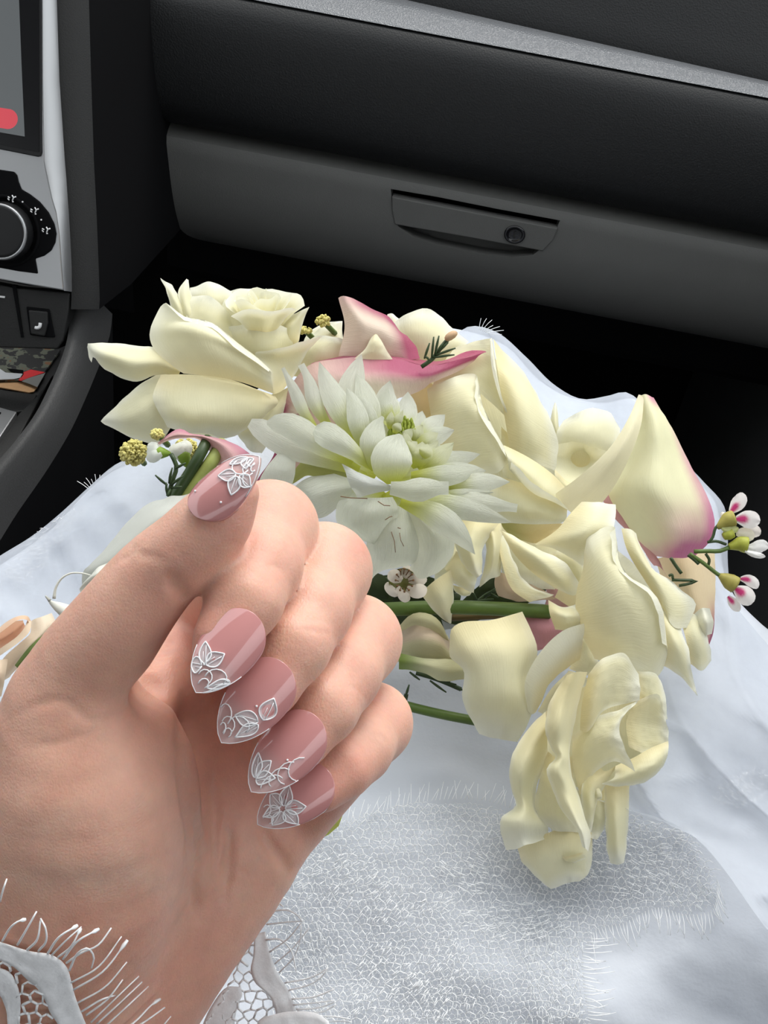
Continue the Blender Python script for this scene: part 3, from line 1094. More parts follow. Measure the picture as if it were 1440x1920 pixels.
# thumb web fold, thenar crease, wrist-side creases
dent(z2((560, 690), (522, 725), (505, 755), (530, 775)), 0.0060, 0.0036)
dent(z2((545, 640), (520, 690), (510, 740), (545, 770), (590, 800)), 0.0022, 0.0018)
dent(z2((600, 560), (560, 620), (540, 660), (535, 700)), 0.0015, 0.0016)
dent(z2((20, 850), (120, 800), (220, 780), (330, 850), (420, 830), (450, 780)), 0.0004, 0.0010)
dent(z2((60, 940), (200, 930), (340, 880), (420, 830)), 0.0003, 0.0009)
dent(z2((640, 760), (645, 900), (655, 1050), (680, 1250), (660, 1400)), 0.0022, 0.0024)
dent(z2((750, 980), (760, 1120), (765, 1260), (750, 1400)), 0.0016, 0.0014)
dent(z2((690, 1150), (705, 1300), (690, 1450), (700, 1550)), 0.0024, 0.0014)
dent(z2((800, 1180), (810, 1300), (805, 1400), (790, 1500)), 0.0018, 0.0014)
dent(z2((920, 1210), (950, 1280), (1000, 1350), (1025, 1390)), 0.0026, 0.0013)
dent(z2((700, 1380), (780, 1370), (900, 1395)), 0.0004, 0.0008)
# thumb joint wrinkles
dent(z2((410, 290), (450, 270), (470, 235), (455, 215)), 0.0004, 0.0007)
dent(z2((470, 235), (500, 265), (540, 270), (590, 295)), 0.0004, 0.0007)
dent(z2((605, 340), (622, 375), (645, 405), (660, 420)), 0.0022, 0.0013)
# knuckle wrinkles on the fingers
TH1 = (330, 840, 2.595)
for pts, a_, w_ in [([(600, 890), (680, 890), (760, 910), (800, 960)], .0003, .0006), ([(620, 840), (700, 840), (790, 880)], .0002, .0006),
                    ([(810, 1150), (870, 1170), (930, 1230)], .0003, .0006), ([(800, 1110), (880, 1130)], .0002, .0005),
                    ([(960, 1395), (1010, 1410), (1030, 1440)], .0003, .0006),
                    ([(400, 590), (460, 570), (530, 600)], .00025, .0006), ([(330, 600), (380, 580)], .0002, .0005)]:
    dent([ztf(TH1, p) for p in pts], a_, w_)
fld = base_fld + crease

# --- naive surface nets
ins = fld < 0
cx, cy, cz = dims - 1
cnt = np.zeros((cx, cy, cz), dtype=np.uint8)
for a in (0, 1):
    for b in (0, 1):
        for c_ in (0, 1):
            cnt += ins[a:a + cx, b:b + cy, c_:c_ + cz]
mask = (cnt > 0) & (cnt < 8)
idx = np.argwhere(mask)
vid = np.full(mask.shape, -1, dtype=np.int64)
vid[mask] = np.arange(len(idx))
acc = np.zeros((len(idx), 3))
num = np.zeros(len(idx))
corners = [(a, b, c_) for a in (0, 1) for b in (0, 1) for c_ in (0, 1)]
cv = {c_: fld[idx[:, 0] + c_[0], idx[:, 1] + c_[1], idx[:, 2] + c_[2]] for c_ in corners}
for a in corners:
    for k in range(3):
        if a[k] == 0:
            b = list(a)
            b[k] = 1
            b = tuple(b)
            va, vb = cv[a], cv[b]
            s = (va < 0) != (vb < 0)
            t = np.where(s, va / np.where(s, va - vb, 1), 0)
            p = np.array(a, float)[None, :].repeat(len(idx), 0)
            p[:, k] += t
            acc += p * s[:, None]
            num += s
pos = idx + acc / num[:, None]
pts_c = lo + pos * VOX
quads = []
for k in range(3):
    o1, o2 = [(1, 2), (2, 0), (0, 1)][k]
    sl0 = [slice(None)] * 3
    sl1 = [slice(None)] * 3
    sl0[k] = slice(0, -1)
    sl1[k] = slice(1, None)
    e0, e1 = ins[tuple(sl0)], ins[tuple(sl1)]
    ch = np.argwhere(e0 != e1)
    ok = (ch[:, o1] > 0) & (ch[:, o2] > 0) & (ch[:, o1] < dims[o1] - 1) & (ch[:, o2] < dims[o2] - 1)
    ch = ch[ok]
    fl_ = e0[ch[:, 0], ch[:, 1], ch[:, 2]]

    def cell(d1, d2):
        q_ = ch.copy()
        q_[:, o1] += d1
        q_[:, o2] += d2
        return vid[q_[:, 0], q_[:, 1], q_[:, 2]]
    A_, B_, C_, D_ = cell(-1, -1), cell(0, -1), cell(0, 0), cell(-1, 0)
    qd = np.stack([A_, B_, C_, D_], 1)
    qd[~fl_] = qd[~fl_][:, ::-1]
    quads.append(qd)
quads = np.concatenate(quads)
quads = quads[(quads >= 0).all(1)]
# two light smoothing passes
for it in range(1):
    s = np.zeros_like(pts_c)
    n_ = np.zeros(len(pts_c))
    for i in range(4):
        a, b = quads[:, i], quads[:, (i + 1) % 4]
        np.add.at(s, a, pts_c[b])
        np.add.at(n_, a, 1)
    pts_c = pts_c * 0.5 + 0.5 * s / np.maximum(n_, 1)[:, None]
RM = np.array([rt, -up, fw])          # rows: right, down, forward
wpts = np.array(CAM) + pts_c @ RM

# colour of the skin: flushed finger ends and knuckles, cooler veins over the ball of the thumb
pxs = 720 + F * pts_c[:, 0] / pts_c[:, 2]
pys = 960 + F * pts_c[:, 1] / pts_c[:, 2]
base = np.array([0.685, 0.400, 0.302])
red = np.array([0.60, 0.25, 0.19])
cool = np.array([0.47, 0.34, 0.27])
colr = np.repeat(base[None], len(pts_c), 0)


def blend(c, w):
    global colr
    w = np.clip(w, 0, 1)[:, None]
    colr = colr * (1 - w) + c * w


def spot(x, y, sx, sy=None, ang=0):
    sy = sy or sx
    c_, s_ = math.cos(ang), math.sin(ang)
    dx, dy = pxs - x, pys - y
    a = dx * c_ + dy * s_
    b = -dx * s_ + dy * c_
    return np.exp(-(a * a) / (sx * sx) - (b * b) / (sy * sy))


for x, y, s, a in [(440, 970, 70, .5), (540, 930, 55, .2), (675, 1030, 35, .5), (735, 1150, 36, .2), (755, 1330, 36, .2), (400, 1240, 80, .55), (470, 1340, 80, .55), (540, 1430, 80, .55), (590, 1500, 80, .6),
                   (320, 1080, 60, .25), (330, 1190, 50, .35), (440, 1480, 90, .35), (410, 1180, 60, .4), (360, 1840, 150, .35), (300, 1340, 70, .3), (540, 1060, 40, .25), (640, 1190, 40, .25), (690, 1300, 36, .25), (200, 1720, 120, .2), (680, 1440, 50, .35)]:
    blend(red, spot(x, y, s) * a)
for x, y, sx, sy, an, a in [(80, 1545, 130, 34, -0.22, .28), (170, 1650, 130, 32, 0.05, .45), (60, 1640, 130, 55, 0, .25), (240, 1630, 60, 40, 0.3, .3)]:
    blend(cool, spot(x, y, sx, sy, an) * a)
colr = colr * (1 + 0.06 * np.sin(pxs * 0.05 + 3 * np.sin(pys * .021))[:, None] * np.array([0.2, 0.5, 0.5]))

sm, t, b, out = newmat('skin')
at_ = N(t, 'Attribute', attribute_name='Col')
tc = N(t, 'TexCoord')
n1 = N(t, 'TexNoise', Scale=260.0, Detail=5.0, Roughness=0.65)
t.links.new(tc.outputs['Object'], n1.inputs['Vector'])
mr = N(t, 'MapRange')
mr.inputs['To Min'].default_value = 0.86
mr.inputs['To Max'].default_value = 1.14
t.links.new(n1.outputs['Fac'], mr.inputs['Value'])
mx = N(t, 'MixRGB', blend_type='MULTIPLY')
mx.inputs['Fac'].default_value = 1
t.links.new(at_.outputs['Color'], mx.inputs['Color1'])
t.links.new(mr.outputs[0], mx.inputs['Color2'])
t.links.new(mx.outputs[0], b.inputs['Base Color'])
b.inputs['Roughness'].default_value = 0.46
b.inputs['Specular IOR Level'].default_value = 0.38
b.subsurface_method = 'RANDOM_WALK'
b.inputs['Subsurface Weight'].default_value = 0.85
b.inputs['Subsurface Radius'].default_value = (1.0, 0.36, 0.2)
b.inputs['Subsurface Scale'].default_value = 0.0013
v1 = N(t, 'TexVoronoi', Scale=1500.0)
v1.feature = 'DISTANCE_TO_EDGE'
mp = N(t, 'Mapping')
mp.inputs['Rotation'].default_value = (0.4, 0.3, 0.7)
mp.inputs['Scale'].default_value = (1, 0.55, 1)
t.links.new(tc.outputs['Object'], mp.inputs[0])
t.links.new(mp.outputs[0], v1.inputs['Vector'])
n2 = N(t, 'TexNoise', Scale=700.0, Detail=4.0)
t.links.new(tc.outputs['Object'], n2.inputs['Vector'])
ad = N(t, 'Math', operation='MULTIPLY_ADD')
t.links.new(v1.outputs['Distance'], ad.inputs[0])
ad.inputs[1].default_value = 0.8
t.links.new(n2.outputs['Fac'], ad.inputs[2])
bp = N(t, 'Bump', Strength=0.22, Distance=0.0005)
t.links.new(ad.outputs[0], bp.inputs['Height'])
t.links.new(bp.outputs[0], b.inputs['Normal'])
MAT['skin'] = sm

person = thing('person', 'left hand with curled fingers and long pink nails, white lace cuff at the wrist', 'person', P(60, 1950, .24))
hand = mesh('hand', wpts, quads.tolist(), sm, person, cols=colr)

# ------------------------------------------------------------------ nails
nm, t, b, out = newmat('nail_gel')
at_ = N(t, 'Attribute', attribute_name='Col')
t.links.new(at_.outputs['Color'], b.inputs['Base Color'])
b.inputs['Roughness'].default_value = 0.10
b.inputs['Specular IOR Level'].default_value = 0.5
b.inputs['Coat Weight'].default_value = 0.8
b.inputs['Coat Roughness'].default_value = 0.04
b.inputs['Subsurface Weight'].default_value = 0.0
al = N(t, 'Attribute', attribute_name='clear')
tp = N(t, 'BsdfTransparent')
tp.inputs['Color'].default_value = (0.99, 0.95, 0.94, 1)
ms = N(t, 'MixShader')
t.links.new(al.outputs['Fac'], ms.inputs[0])
t.links.new(b.outputs[0], ms.inputs[1])
t.links.new(tp.outputs[0], ms.inputs[2])
# a clear-coat gloss that stays over the see-through tip
t.links.new(ms.outputs[0], out.inputs[0])
MAT['nail'] = nm
art_line = plain('nail_art_white', (0.93, 0.93, 0.95), 0.3, 0.5, coat=0.5)
am, t, b, out = newmat('nail_art_veil')
b.inputs['Base Color'].default_value = (0.95, 0.93, 0.95, 1)
b.inputs['Roughness'].default_value = 0.2
tp = N(t, 'BsdfTransparent')
ms = N(t, 'MixShader')
ms.inputs[0].default_value = 0.42
t.links.new(tp.outputs[0], ms.inputs[1])
t.links.new(b.outputs[0], ms.inputs[2])
t.links.new(ms.outputs[0], out.inputs[0])
art_fill = am


def make_nail(label, base, tip, half, dB, dT, roll, art, arch=54, rise=0.0012, wprof=None):
    """curved almond nail; base/tip pixels, half width in px, depth at base and tip, roll about its length"""
    pB, pT = P(*base, dB), P(*tip, dT)
    Ld = (pT - pB)
    Ln = Ld.length
    L = Ld.normalized()
    view = (CAM - (pB + pT) / 2).normalized()
    Nn = (view - L * view.dot(L)).normalized()
    Nn = Matrix.Rotation(math.radians(roll), 3, L) @ Nn
    W = L.cross(Nn).normalized()
    hw = half * (dB + dT) / 2 / F
    A = math.radians(arch)
    wp = wprof or ([(0.34 * (1 - math.cos(a)), math.sin(a)) for a in np.linspace(0.02, math.pi / 2, 14)] + [(0.34 + 0.66 * q_, max(0.02, (1 - q_ ** 2.2) ** 0.75)) for q_ in np.sin(np.linspace(0.1, math.pi / 2, 24))])
    wx = [q[0] for q in wp]
    wy = [q[1] for q in wp]

    def S(u, v, lift=0.0):
        w = float(np.interp(u, wx, wy)) * hw
        a = v * A
        Rr = hw / math.sin(A)
        # cross-section arc, longitudinal crown
        s_ = w * math.sin(a) / math.sin(A)
        drop_ = Rr * (1 - math.sqrt(max(0, 1 - (s_ / Rr) ** 2)))
        crown = rise * (1 - (2 * u - 0.9) ** 2)
        return pB + L * (Ln * u) + W * s_ + Nn * (crown - drop_ + lift)
    nu, nv = 64, 21
    V, cl, clr = [], [], []
    pink = np.array([0.60, 0.27, 0.26])
    pale = np.array([0.74, 0.50, 0.48])
    for lay in (0, 1):
        for i in range(nu):
            u = i / (nu - 1)
            u = u * u * (1.6 - 0.6 * u) if u < 0 else 0.5 * (1 - math.cos(math.pi * u)) * 0.5 + 0.5 * u
            for j in range(nv):
                v = -1 + 2 * j / (nv - 1)
                V.append(S(u, v, 0.0 if lay == 0 else -0.0007))
                k = min(1, max(0, (u - 0.50 - 0.10 * v * v) / 0.30))
                k = k * k * (3 - 2 * k)
                cl.append(0.42 * k)
                clr.append(pink * (1 - k) + pale * k)
    n = nu * nv
    Fc = grid_faces(nu, nv)
    Fc += [tuple(n + q for q in f[::-1]) for f in grid_faces(nu, nv)]
    rim_ = [i * nv for i in range(nu)] + [(nu - 1) * nv + j for j in range(1, nv)] + [i * nv + nv - 1 for i in range(nu - 2, -1, -1)] + list(range(nv - 2, 0, -1))
    for a, b_ in zip(rim_, rim_[1:] + rim_[:1]):
        Fc.append((a, n + a, n + b_, b_))
    o = mesh('fingernail', V, Fc, nm, person, cols=clr)
    at2 = o.data.attributes.new('clear', 'FLOAT', 'POINT')
    at2.data.foreach_set('value', np.array(cl, dtype=np.float32))
    o['label'] = label
    bm = bmesh.new()
    bm.from_mesh(o.data)
    bmesh.ops.recalc_face_normals(bm, faces=bm.faces)
    bm.to_mesh(o.data)
    bm.free()
    # raised white line flowers
    lines = []
    fills_V, fills_F = [], []

    def lim(u, v):
        return min(0.985, max(0.02, u)), min(0.97, max(-0.97, v))

    asp = Ln / hw        # length in half widths

    def uvp(c, ang, rr_, off):
        # local polar coordinates on the nail measured in half widths
        x = rr_ * math.cos(ang) - off * math.sin(ang)
        y = rr_ * math.sin(ang) + off * math.cos(ang)
        return lim(c[0] + x / asp, c[1] + y)
    for a in art:
        kind = a[0]
        if kind == 'flower':
            _, c, size, angs = a
            for g in angs:
                g = math.radians(g)
                loop = []
                for s in np.linspace(0, 1, 13):
                    loop.append((s, 0.30 * math.sin(math.pi * s ** 0.8)))
                out_ = [uvp(c, g, size * (0.12 + 0.88 * s), size * w_) for s, w_ in loop] + [uvp(c, g, size * (0.12 + 0.88 * s), -size * w_) for s, w_ in loop[::-1]]
                pts = [S(u, v, 0.00018) for u, v in out_]
                lines.append((pts, [0.00015] * len(pts)))
                lines.append(([S(*uvp(c, g, size * s, 0.05 * size), 0.00016) for s in (0.15, 0.4, 0.65, 0.85)], [0.00009] * 4))
                lines.append(([S(*uvp(c, g, size * s, -0.07 * size), 0.00016) for s in (0.15, 0.4, 0.6)], [0.00006] * 3))
                o_ = len(fills_V)
                m_ = len(out_)
                fills_V += [S(u, v, 0.00010) for u, v in out_]
                for i in range(len(loop) - 1):
                    fills_F.append((o_ + i, o_ + i + 1, o_ + m_ - 2 - i, o_ + m_ - 1 - i))
        elif kind == 'scale':
            for (c, ang, size) in a[1]:
                pts = []
                for s in np.linspace(-1, 1, 9):
                    g = math.radians(ang) + s * 1.5
                    pts.append(S(*uvp(c, g, size, 0), 0.00016))
                lines.append((pts, [0.00013] * 9))
        elif kind == 'dot':
            for (u, v) in a[1]:
                p = S(u, v, 0.00015)
                lines.append(([p - L * 0.00022, p, p + L * 0.00022], [0.0001, 0.00028, 0.0001]))
    # a white line round the free edge of the tip
    if len(fills_V):
        mesh('nail_art_petals', fills_V, fills_F, art_fill, o)
    eg = [S(u, -0.985, 0.00008) for u in np.linspace(0.6, 1, 10)] + [S(u, 0.985, 0.00008) for u in np.linspace(1, 0.6, 10)][1:]
    lines.append((eg, [0.00009] * len(eg)))
    tubes('nail_art_lines', lines, art_line, o, 5)
    return S


def sd(x, y, fb):
    d = surf_depth(x, y, field=base_fld)
    return fb if d is None else d


sc_tip = lambda v0: ('scale', [((0.80, v0 - .3), 170, .42), ((0.86, v0 + .1), 190, .36), ((0.92, v0 - .1), 180, .26), ((0.78, v0 + .45), 200, .34), ((0.9, v0 + .3), 200, .22)])
make_nail('long glossy pink index nail with white flowers at its clear tip', (476, 1150), (366, 1298), 58, sd(466, 1165, .197) - 0.0008, sd(425, 1218, .197) - 0.0024, 4,
          [('flower', (0.74, 0.30), 0.78, [150, 205, 75]), ('flower', (0.70, -0.95), 0.8, [40, 0]), ('scale', [((0.80, -.35), 170, .42), ((0.86, .05), 190, .36), ((0.92, -.1), 180, .3), ((0.80, -.75), 190, .3)]), ('dot', [(0.72, 0.33)])])
make_nail('long glossy pink middle nail with white flowers at its clear tip', (534, 1244), (414, 1392), 60, sd(525, 1258, .2) - 0.0008, sd(485, 1312, .2) - 0.0024, 4,
          [('flower', (0.60, -0.60), 0.86, [68, 10, 165]), sc_tip(0.15), ('dot', [(0.50, -0.15)])])
make_nail('long glossy pink ring nail with white flowers at its clear tip', (595, 1344), (470, 1484), 58, sd(582, 1356, .205) - 0.0008, sd(545, 1404, .205) - 0.0024, 4,
          [('flower', (0.90, 0.30), 0.85, [190, 150, 232]), ('scale', [((0.50, -.75), 60, .42), ((0.60, -.62), 60, .42), ((0.70, -.55), 80, .4), ((0.80, -.5), 100, .36)]), ('dot', [(0.52, -0.2)])])
make_nail('long glossy pink little finger nail with a white flower at its clear tip', (620, 1450), (482, 1545), 50, sd(607, 1460, .21) - 0.0008, sd(575, 1485, .21) - 0.0020, 8,
          [('flower', (0.66, -0.1), 0.85, [20, 80, 140, 205, 260, 320]), ('scale', [((0.86, .3), 190, .3), ((0.9, -.2), 170, .3)])])
make_nail('long glossy pink thumb nail with white flowers at its clear tip', (358, 960), (486, 856), 50, sd(378, 966, .19) - 0.0008, sd(430, 920, .192) - 0.0022, -30,
          [('flower', (0.70, 0.15), 0.8, [150, 215, 85]), ('flower', (0.92, -0.5), 0.8, [120, 180]), sc_tip(0.2), ('dot', [(0.18, -0.55), (0.35, 0.5)])])
# ------------------------------------------------------------------ the bouquet
MAT['petal'] = petal_mat('rose_petal', 0.30, 0.5, 0.2)
MAT['dahlia'] = petal_mat('dahlia_petal', 0.48, 0.5, 0.8)
MAT['calla'] = petal_mat('calla_spathe', 0.30, 0.42, 0.30)
MAT['leaf'] = petal_mat('leaf', 0.30, 0.45, 0.35)
MAT['ribbon'] = petal_mat('ribbon', 0.35, 0.6, 0.10)
MAT['stem'] = plain('stem_green', (0.085, 0.14, 0.025), 0.45, 0.4, var=0.25, nscale=120, bump=0.2, bscale=500)
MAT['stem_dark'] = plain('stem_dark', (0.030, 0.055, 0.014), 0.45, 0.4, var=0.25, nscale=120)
MAT['needle'] = plain('needle_green', (0.040, 0.066, 0.026), 0.5, 0.3, var=0.2, nscale=200)
MAT['calyx'] = plain('calyx_green', (0.30, 0.36, 0.05), 0.5, 0.3, var=0.35, nscale=350)
MAT['bud_yellow'] = plain('bud_yellow', (0.62, 0.56, 0.20), 0.7, 0.2, var=0.3, nscale=400)
BQ = 'flowers of the bridal bouquet'

C_CREAM = np.array([0.84, 0.80, 0.54])
C_WARM = np.array([0.85, 0.72, 0.38])
C_EDGE = np.array([0.87, 0.86, 0.72])
C_WHITE = np.array([0.93, 0.945, 0.82])
C_LIME = np.array([0.73, 0.77, 0.10])
C_PINK = np.array([0.42, 0.085, 0.16])
C_PALE = np.array([0.88, 0.80, 0.62])
C_GREEN = np.array([0.20, 0.27, 0.05])


def sst(a, b, x):
    t = np.clip((x - a) / (b - a), 0, 1)
    return t * t * (3 - 2 * t)


def mixc(a, b, w):
    return a * (1 - w[..., None]) + b * w[..., None]


def c_rose(u, v):
    e = np.maximum(sst(0.7, 1.0, u), sst(0.7, 1.0, np.abs(2 * v - 1)) * 0.7)
    c = mixc(np.broadcast_to(C_CREAM, u.shape + (3,)), C_EDGE, e)
    return mixc(c, C_WARM, (1 - sst(0.0, 0.5, u)) * 0.55)


def c_rose_plain(u, v):
    return mixc(np.broadcast_to(C_CREAM, u.shape + (3,)), C_EDGE, 0.35 * sst(0.3, 1, np.abs(2 * v - 1)))


def c_dahlia(u, v):
    return mixc(np.broadcast_to(C_WHITE, u.shape + (3,)), C_LIME, 1 - sst(0.0, 0.55, u))


def c_white(u, v):
    return np.broadcast_to(C_WHITE, u.shape + (3,)) * 0.97


def c_const(col):
    return lambda u, v: np.broadcast_to(np.array(col, float), u.shape + (3,))


def sheet(name, parent, T, rows, D, colf=c_rose, mat=None, n=24, m=20, ripple=0.6, seed=None, zs=1.0, crimp=0.5):
    """a petal: rows of crop points (x, y, depth offset mm) from base to rim"""
    sd_ = rng.random() * 50 if seed is None else seed
    R = []
    for r in rows:
        R.append([ztf(T, p if len(p) == 3 else (p[0], p[1], 0.0)) for p in r])
    g = loft(R, n, m)
    U, Vv = np.meshgrid(np.linspace(0, 1, n), np.linspace(0, 1, m), indexing='ij')
    V = []
    for i in range(n):
        for j in range(m):
            x, y, dz = g[i, j]
            dz *= zs
            k = ripple * (0.35 + 0.65 * max(U[i, j], abs(2 * Vv[i, j] - 1)) ** 2)
            w = noise.noise(Vector((x * 0.022, y * 0.022, sd_))) * 1.6 + 0.7 * noise.noise(Vector((x * 0.06, y * 0.06, sd_ + 9)))
            eu = sst(0.78, 1.0, U[i, j])
            ev = max(eu, sst(0.8, 1.0, abs(2 * Vv[i, j] - 1)) * 0.6) * min(1.0, ripple * 1.6)
            wx = noise.noise(Vector((x * 0.05, y * 0.05, sd_ + 20)))
            wy = noise.noise(Vector((x * 0.05, y * 0.05, sd_ + 30)))
            V.append(P(x + 3.2 * ev * wx, y + 3.2 * ev * wy, D + (dz + k * w + 1.2 * ev * wx + (0.25 + 0.5 * ev) * crimp * noise.noise(Vector((x * 0.13, y * 0.13, sd_ + 40)))) * 0.001))
    return mesh(name, V, grid_faces(n, m), mat or MAT['petal'], parent, uvs=np.stack([U, Vv], -1).reshape(-1, 2), cols=colf(U, Vv).reshape(-1, 3))


def blade(name, parent, T, spine, width, D, colf=c_dahlia, mat=None, cup=2.0, prof=None, tilt=0.0, n=14, m=7, tip=0.0):
    """narrow petal or leaf: crop spine (x, y, mm) base to tip, greatest width in crop px"""
    sp = cr([ztf(T, p if len(p) == 3 else (*p, 0.0)) for p in spine], n)
    w = width / T[2] * 0.5
    pr = prof or [(0, 0.35), (0.2, 0.68), (0.40, 0.97), (0.54, 1.0), (0.70, 0.80), (0.84, 0.50), (0.94, 0.20), (1, 0.0)]
    px_ = [q[0] for q in pr]
    py_ = [max(q[1], tip) for q in pr]
    V, uv = [], []
    sd_ = rng.random() * 40
    for i in range(n):
        u = i / (n - 1)
        a = sp[max(i - 1, 0)]
        b = sp[min(i + 1, n - 1)]
        tx, ty = b[0] - a[0], b[1] - a[1]
        l = math.hypot(tx, ty) + 1e-9
        nx, ny = -ty / l, tx / l
        ww = w * float(np.interp(u, px_, py_))
        for j in range(m):
            v = -1 + 2 * j / (m - 1)
            dz = sp[i][2] - cup * 0.55 * (1 - abs(v) ** 1.4) * math.sin(math.pi * min(1, u * 0.9 + 0.1)) + tilt * v * ww * 0.2
            dz += 0.35 * noise.noise(Vector((u * 3, v * 1.5, sd_)))
            V.append(P(sp[i][0] + nx * ww * v, sp[i][1] + ny * ww * v, D + dz * 0.001))
            uv.append((u, (v + 1) / 2))
    uv = np.array(uv)
    return mesh(name, V, grid_faces(n, m), mat or MAT['dahlia'], parent, uvs=uv, cols=colf(uv[:, 0], uv[:, 1]))


def core(parent, centre, axis, rad, height, n, colf=c_rose, open_=0.5, name='petal'):
    """spiral of cupped petals around an axis (world)"""
    ax_ = Vector(axis).normalized()
    e1 = ax_.orthogonal().normalized()
    e2 = ax_.cross(e1)
    nu, nv = 9, 11
    for k in range(n):
        f_ = (k + 0.7) / n
        r_ = rad * f_ ** 0.75
        h_ = height * (1.0 - 0.25 * f_)
        ang = k * 2.4
        half = 1.25 - 0.35 * f_
        V, uv = [], []
        for i in range(nu):
            u = i / (nu - 1)
            for j in range(nv):
                v = -1 + 2 * j / (nv - 1)
                a = ang + v * half
                edge = 1 - 0.22 * v * v - 0.06 * math.sin(5 * v + k)
                rr_ = r_ * (0.35 + 0.75 * u ** 0.8) + open_ * r_ * 0.5 * max(0, u - 0.7) * (1 + f_)
                V.append(Vector(centre) + (e1 * math.cos(a) + e2 * math.sin(a)) * rr_ + ax_ * (h_ * u * edge))
                uv.append((u, (v + 1) / 2))
        uv = np.array(uv)
        mesh(name, V, grid_faces(nu, nv), MAT['petal'], parent, uvs=uv, cols=colf(uv[:, 0], uv[:, 1]))


FR = (0, 0, 1)
Z3 = (140, 500, 2.88)
Z4 = (440, 540, 2.571)
Z5 = (720, 560, 2.0)
Z6 = (800, 1100, 2.4)
Z7 = (0, 840, 4.0)
Z8 = (640, 960, 3.4286)

# ---- rose at the upper left, seen from the side
D = .445
R1 = thing('rose', 'open cream rose seen from the side at the upper left, one petal pointing left', 'rose', P(430, 720, D + .02), BQ)
PT = lambda par, T, rows, D_, **k: sheet('petal', par, T, rows, D_, **k)
PT(R1, FR, [[(341, 690, 2), (338, 697, 0), (335, 703, 2)], [(307, 656, 4), (300, 680, -3), (296, 703, 2)], [(258, 649, 4), (250, 680, -4), (254, 716, 3)], [(209, 643, 4), (205, 667, -3), (212, 701, 4)], [(174, 643, 3), (176, 657, 0), (188, 685, 4)], [(164, 645, 5), (167, 658, 4), (176, 670, 4)], [(164, 652, 9), (166, 664, 8), (173, 679, 8)]], D)
PT(R1, FR, [[(340, 704, 4), (355, 730, 0), (360, 760, 4)], [(296, 702, 5), (310, 750, -3), (325, 795, 5)], [(258, 724, 6), (270, 770, -2), (297, 831, 7)], [(222, 756, 7), (235, 785, 2), (253, 823, 8)], [(190, 788, 10), (192, 791, 10), (197, 796, 10)]], D)
PT(R1, FR, [[(300, 703, -2), (350, 702, -6), (430, 711, -8), (490, 733, -5), (516, 742, 0)], [(287, 745, -4), (345, 745, -11), (430, 750, -13), (495, 755, -8), (522, 755, 0)], [(300, 778, -4), (350, 785, -12), (430, 790, -13), (490, 785, -7), (505, 772, 0)], [(315, 800, 0), (355, 813, -6), (385, 812, -7), (420, 822, -6), (470, 800, -3)]], D)
PT(R1, FR, [[(345, 701, -4), (400, 706, -9), (450, 716, -9), (512, 738, -4)], [(315, 680, -2), (390, 675, -14), (455, 690, -14), (512, 722, -6)], [(285, 648, 2), (370, 640, -16), (440, 660, -16), (508, 705, -8)], [(280, 622, 4), (350, 612, -14), (410, 632, -18), (445, 656, -17), (508, 698, -10)],
            [(312, 568, 2), (345, 592, -4), (398, 604, -10), (440, 638, -14), (480, 668, -12), (504, 690, -10)], [(316, 574, -3), (346, 601, -9), (396, 613, -15), (436, 648, -19), (476, 677, -16), (503, 697, -13)]], D, n=22, m=18)
PT(R1, FR, [[(512, 740, -2), (525, 735, 0), (535, 728, 2)], [(505, 695, -2), (530, 695, 4), (560, 690, 6)], [(478, 664, -2), (530, 665, 3), (580, 655, 8)], [(482, 660, -4), (540, 648, -4), (603, 630, 6)]], D)
PT(R1, FR, [[(440, 680, 8), (490, 700, 6), (550, 680, 10)], [(428, 640, 5), (490, 645, -2), (560, 640, 10)], [(422, 614, 5), (480, 605, 0), (530, 611, 4), (558, 622, 10)]], D)
PT(R1, FR, [[(330, 620, 8), (345, 640, 8), (365, 620, 8)], [(319, 572, 9), (335, 580, 6), (352, 590, 8)], [(312, 545, 10), (325, 555, 8), (338, 562, 9)], [(301, 521, 13), (310, 527, 12), (322, 534, 11)]], D)
PT(R1, FR, [[(345, 640, 8), (370, 640, 6), (400, 630, 8)], [(338, 570, 8), (350, 580, 5), (380, 590, 9)], [(335, 545, 10), (345, 548, 8), (358, 550, 10)], [(350, 522, 12), (351, 523, 12), (354, 525, 12)]], D)
PT(R1, FR, [[(360, 620, 14), (400, 620, 10), (440, 620, 12)], [(356, 560, 13), (395, 560, 8), (438, 572, 12)], [(357, 540, 15), (395, 529, 12), (434, 545, 14)]], D)
PT(R1, FR, [[(430, 640, 18), (480, 640, 16), (540, 640, 18)], [(430, 560, 19), (470, 555, 13), (530, 580, 18)], [(432, 544, 20), (462, 541, 17), (520, 548, 18), (535, 570, 18)]], D)
PT(R1, FR, [[(355, 640, 4), (400, 660, 2), (450, 640, 5)], [(350, 590, 6), (400, 600, 1), (440, 612, 5)], [(358, 556, 8), (395, 556, 4), (440, 600, 6)]], D)
PT(R1, FR, [[(410, 640, 7), (460, 650, 3), (520, 640, 8)], [(412, 590, 8), (460, 598, 3), (515, 606, 8)], [(420, 560, 9), (455, 556, 6), (500, 590, 7), (518, 604, 8)]], D)
PT(R1, FR, [[(520, 650, 8), (540, 650, 8), (560, 640, 8)], [(522, 612, 10), (545, 612, 4), (568, 602, 8)], [(543, 590, 10), (560, 584, 7), (580, 575, 8)]], D)
PT(R1, FR, [[(560, 690, 12), (600, 690, 10), (640, 690, 12)], [(560, 650, 12), (600, 655, 8), (650, 660, 12)], [(590, 632, 12), (620, 630, 10), (660, 640, 12)]], D)
PT(R1, Z3, [[(1075, 680, 4), (1120, 668, 5), (1170, 640, 6)], [(950, 800, 2), (1050, 810, 0), (1130, 770, 4)], [(880, 900, 4), (980, 930, 2), (1090, 880, 5)], [(925, 975, 8), (960, 1000, 7), (1010, 1010, 8)]], D)
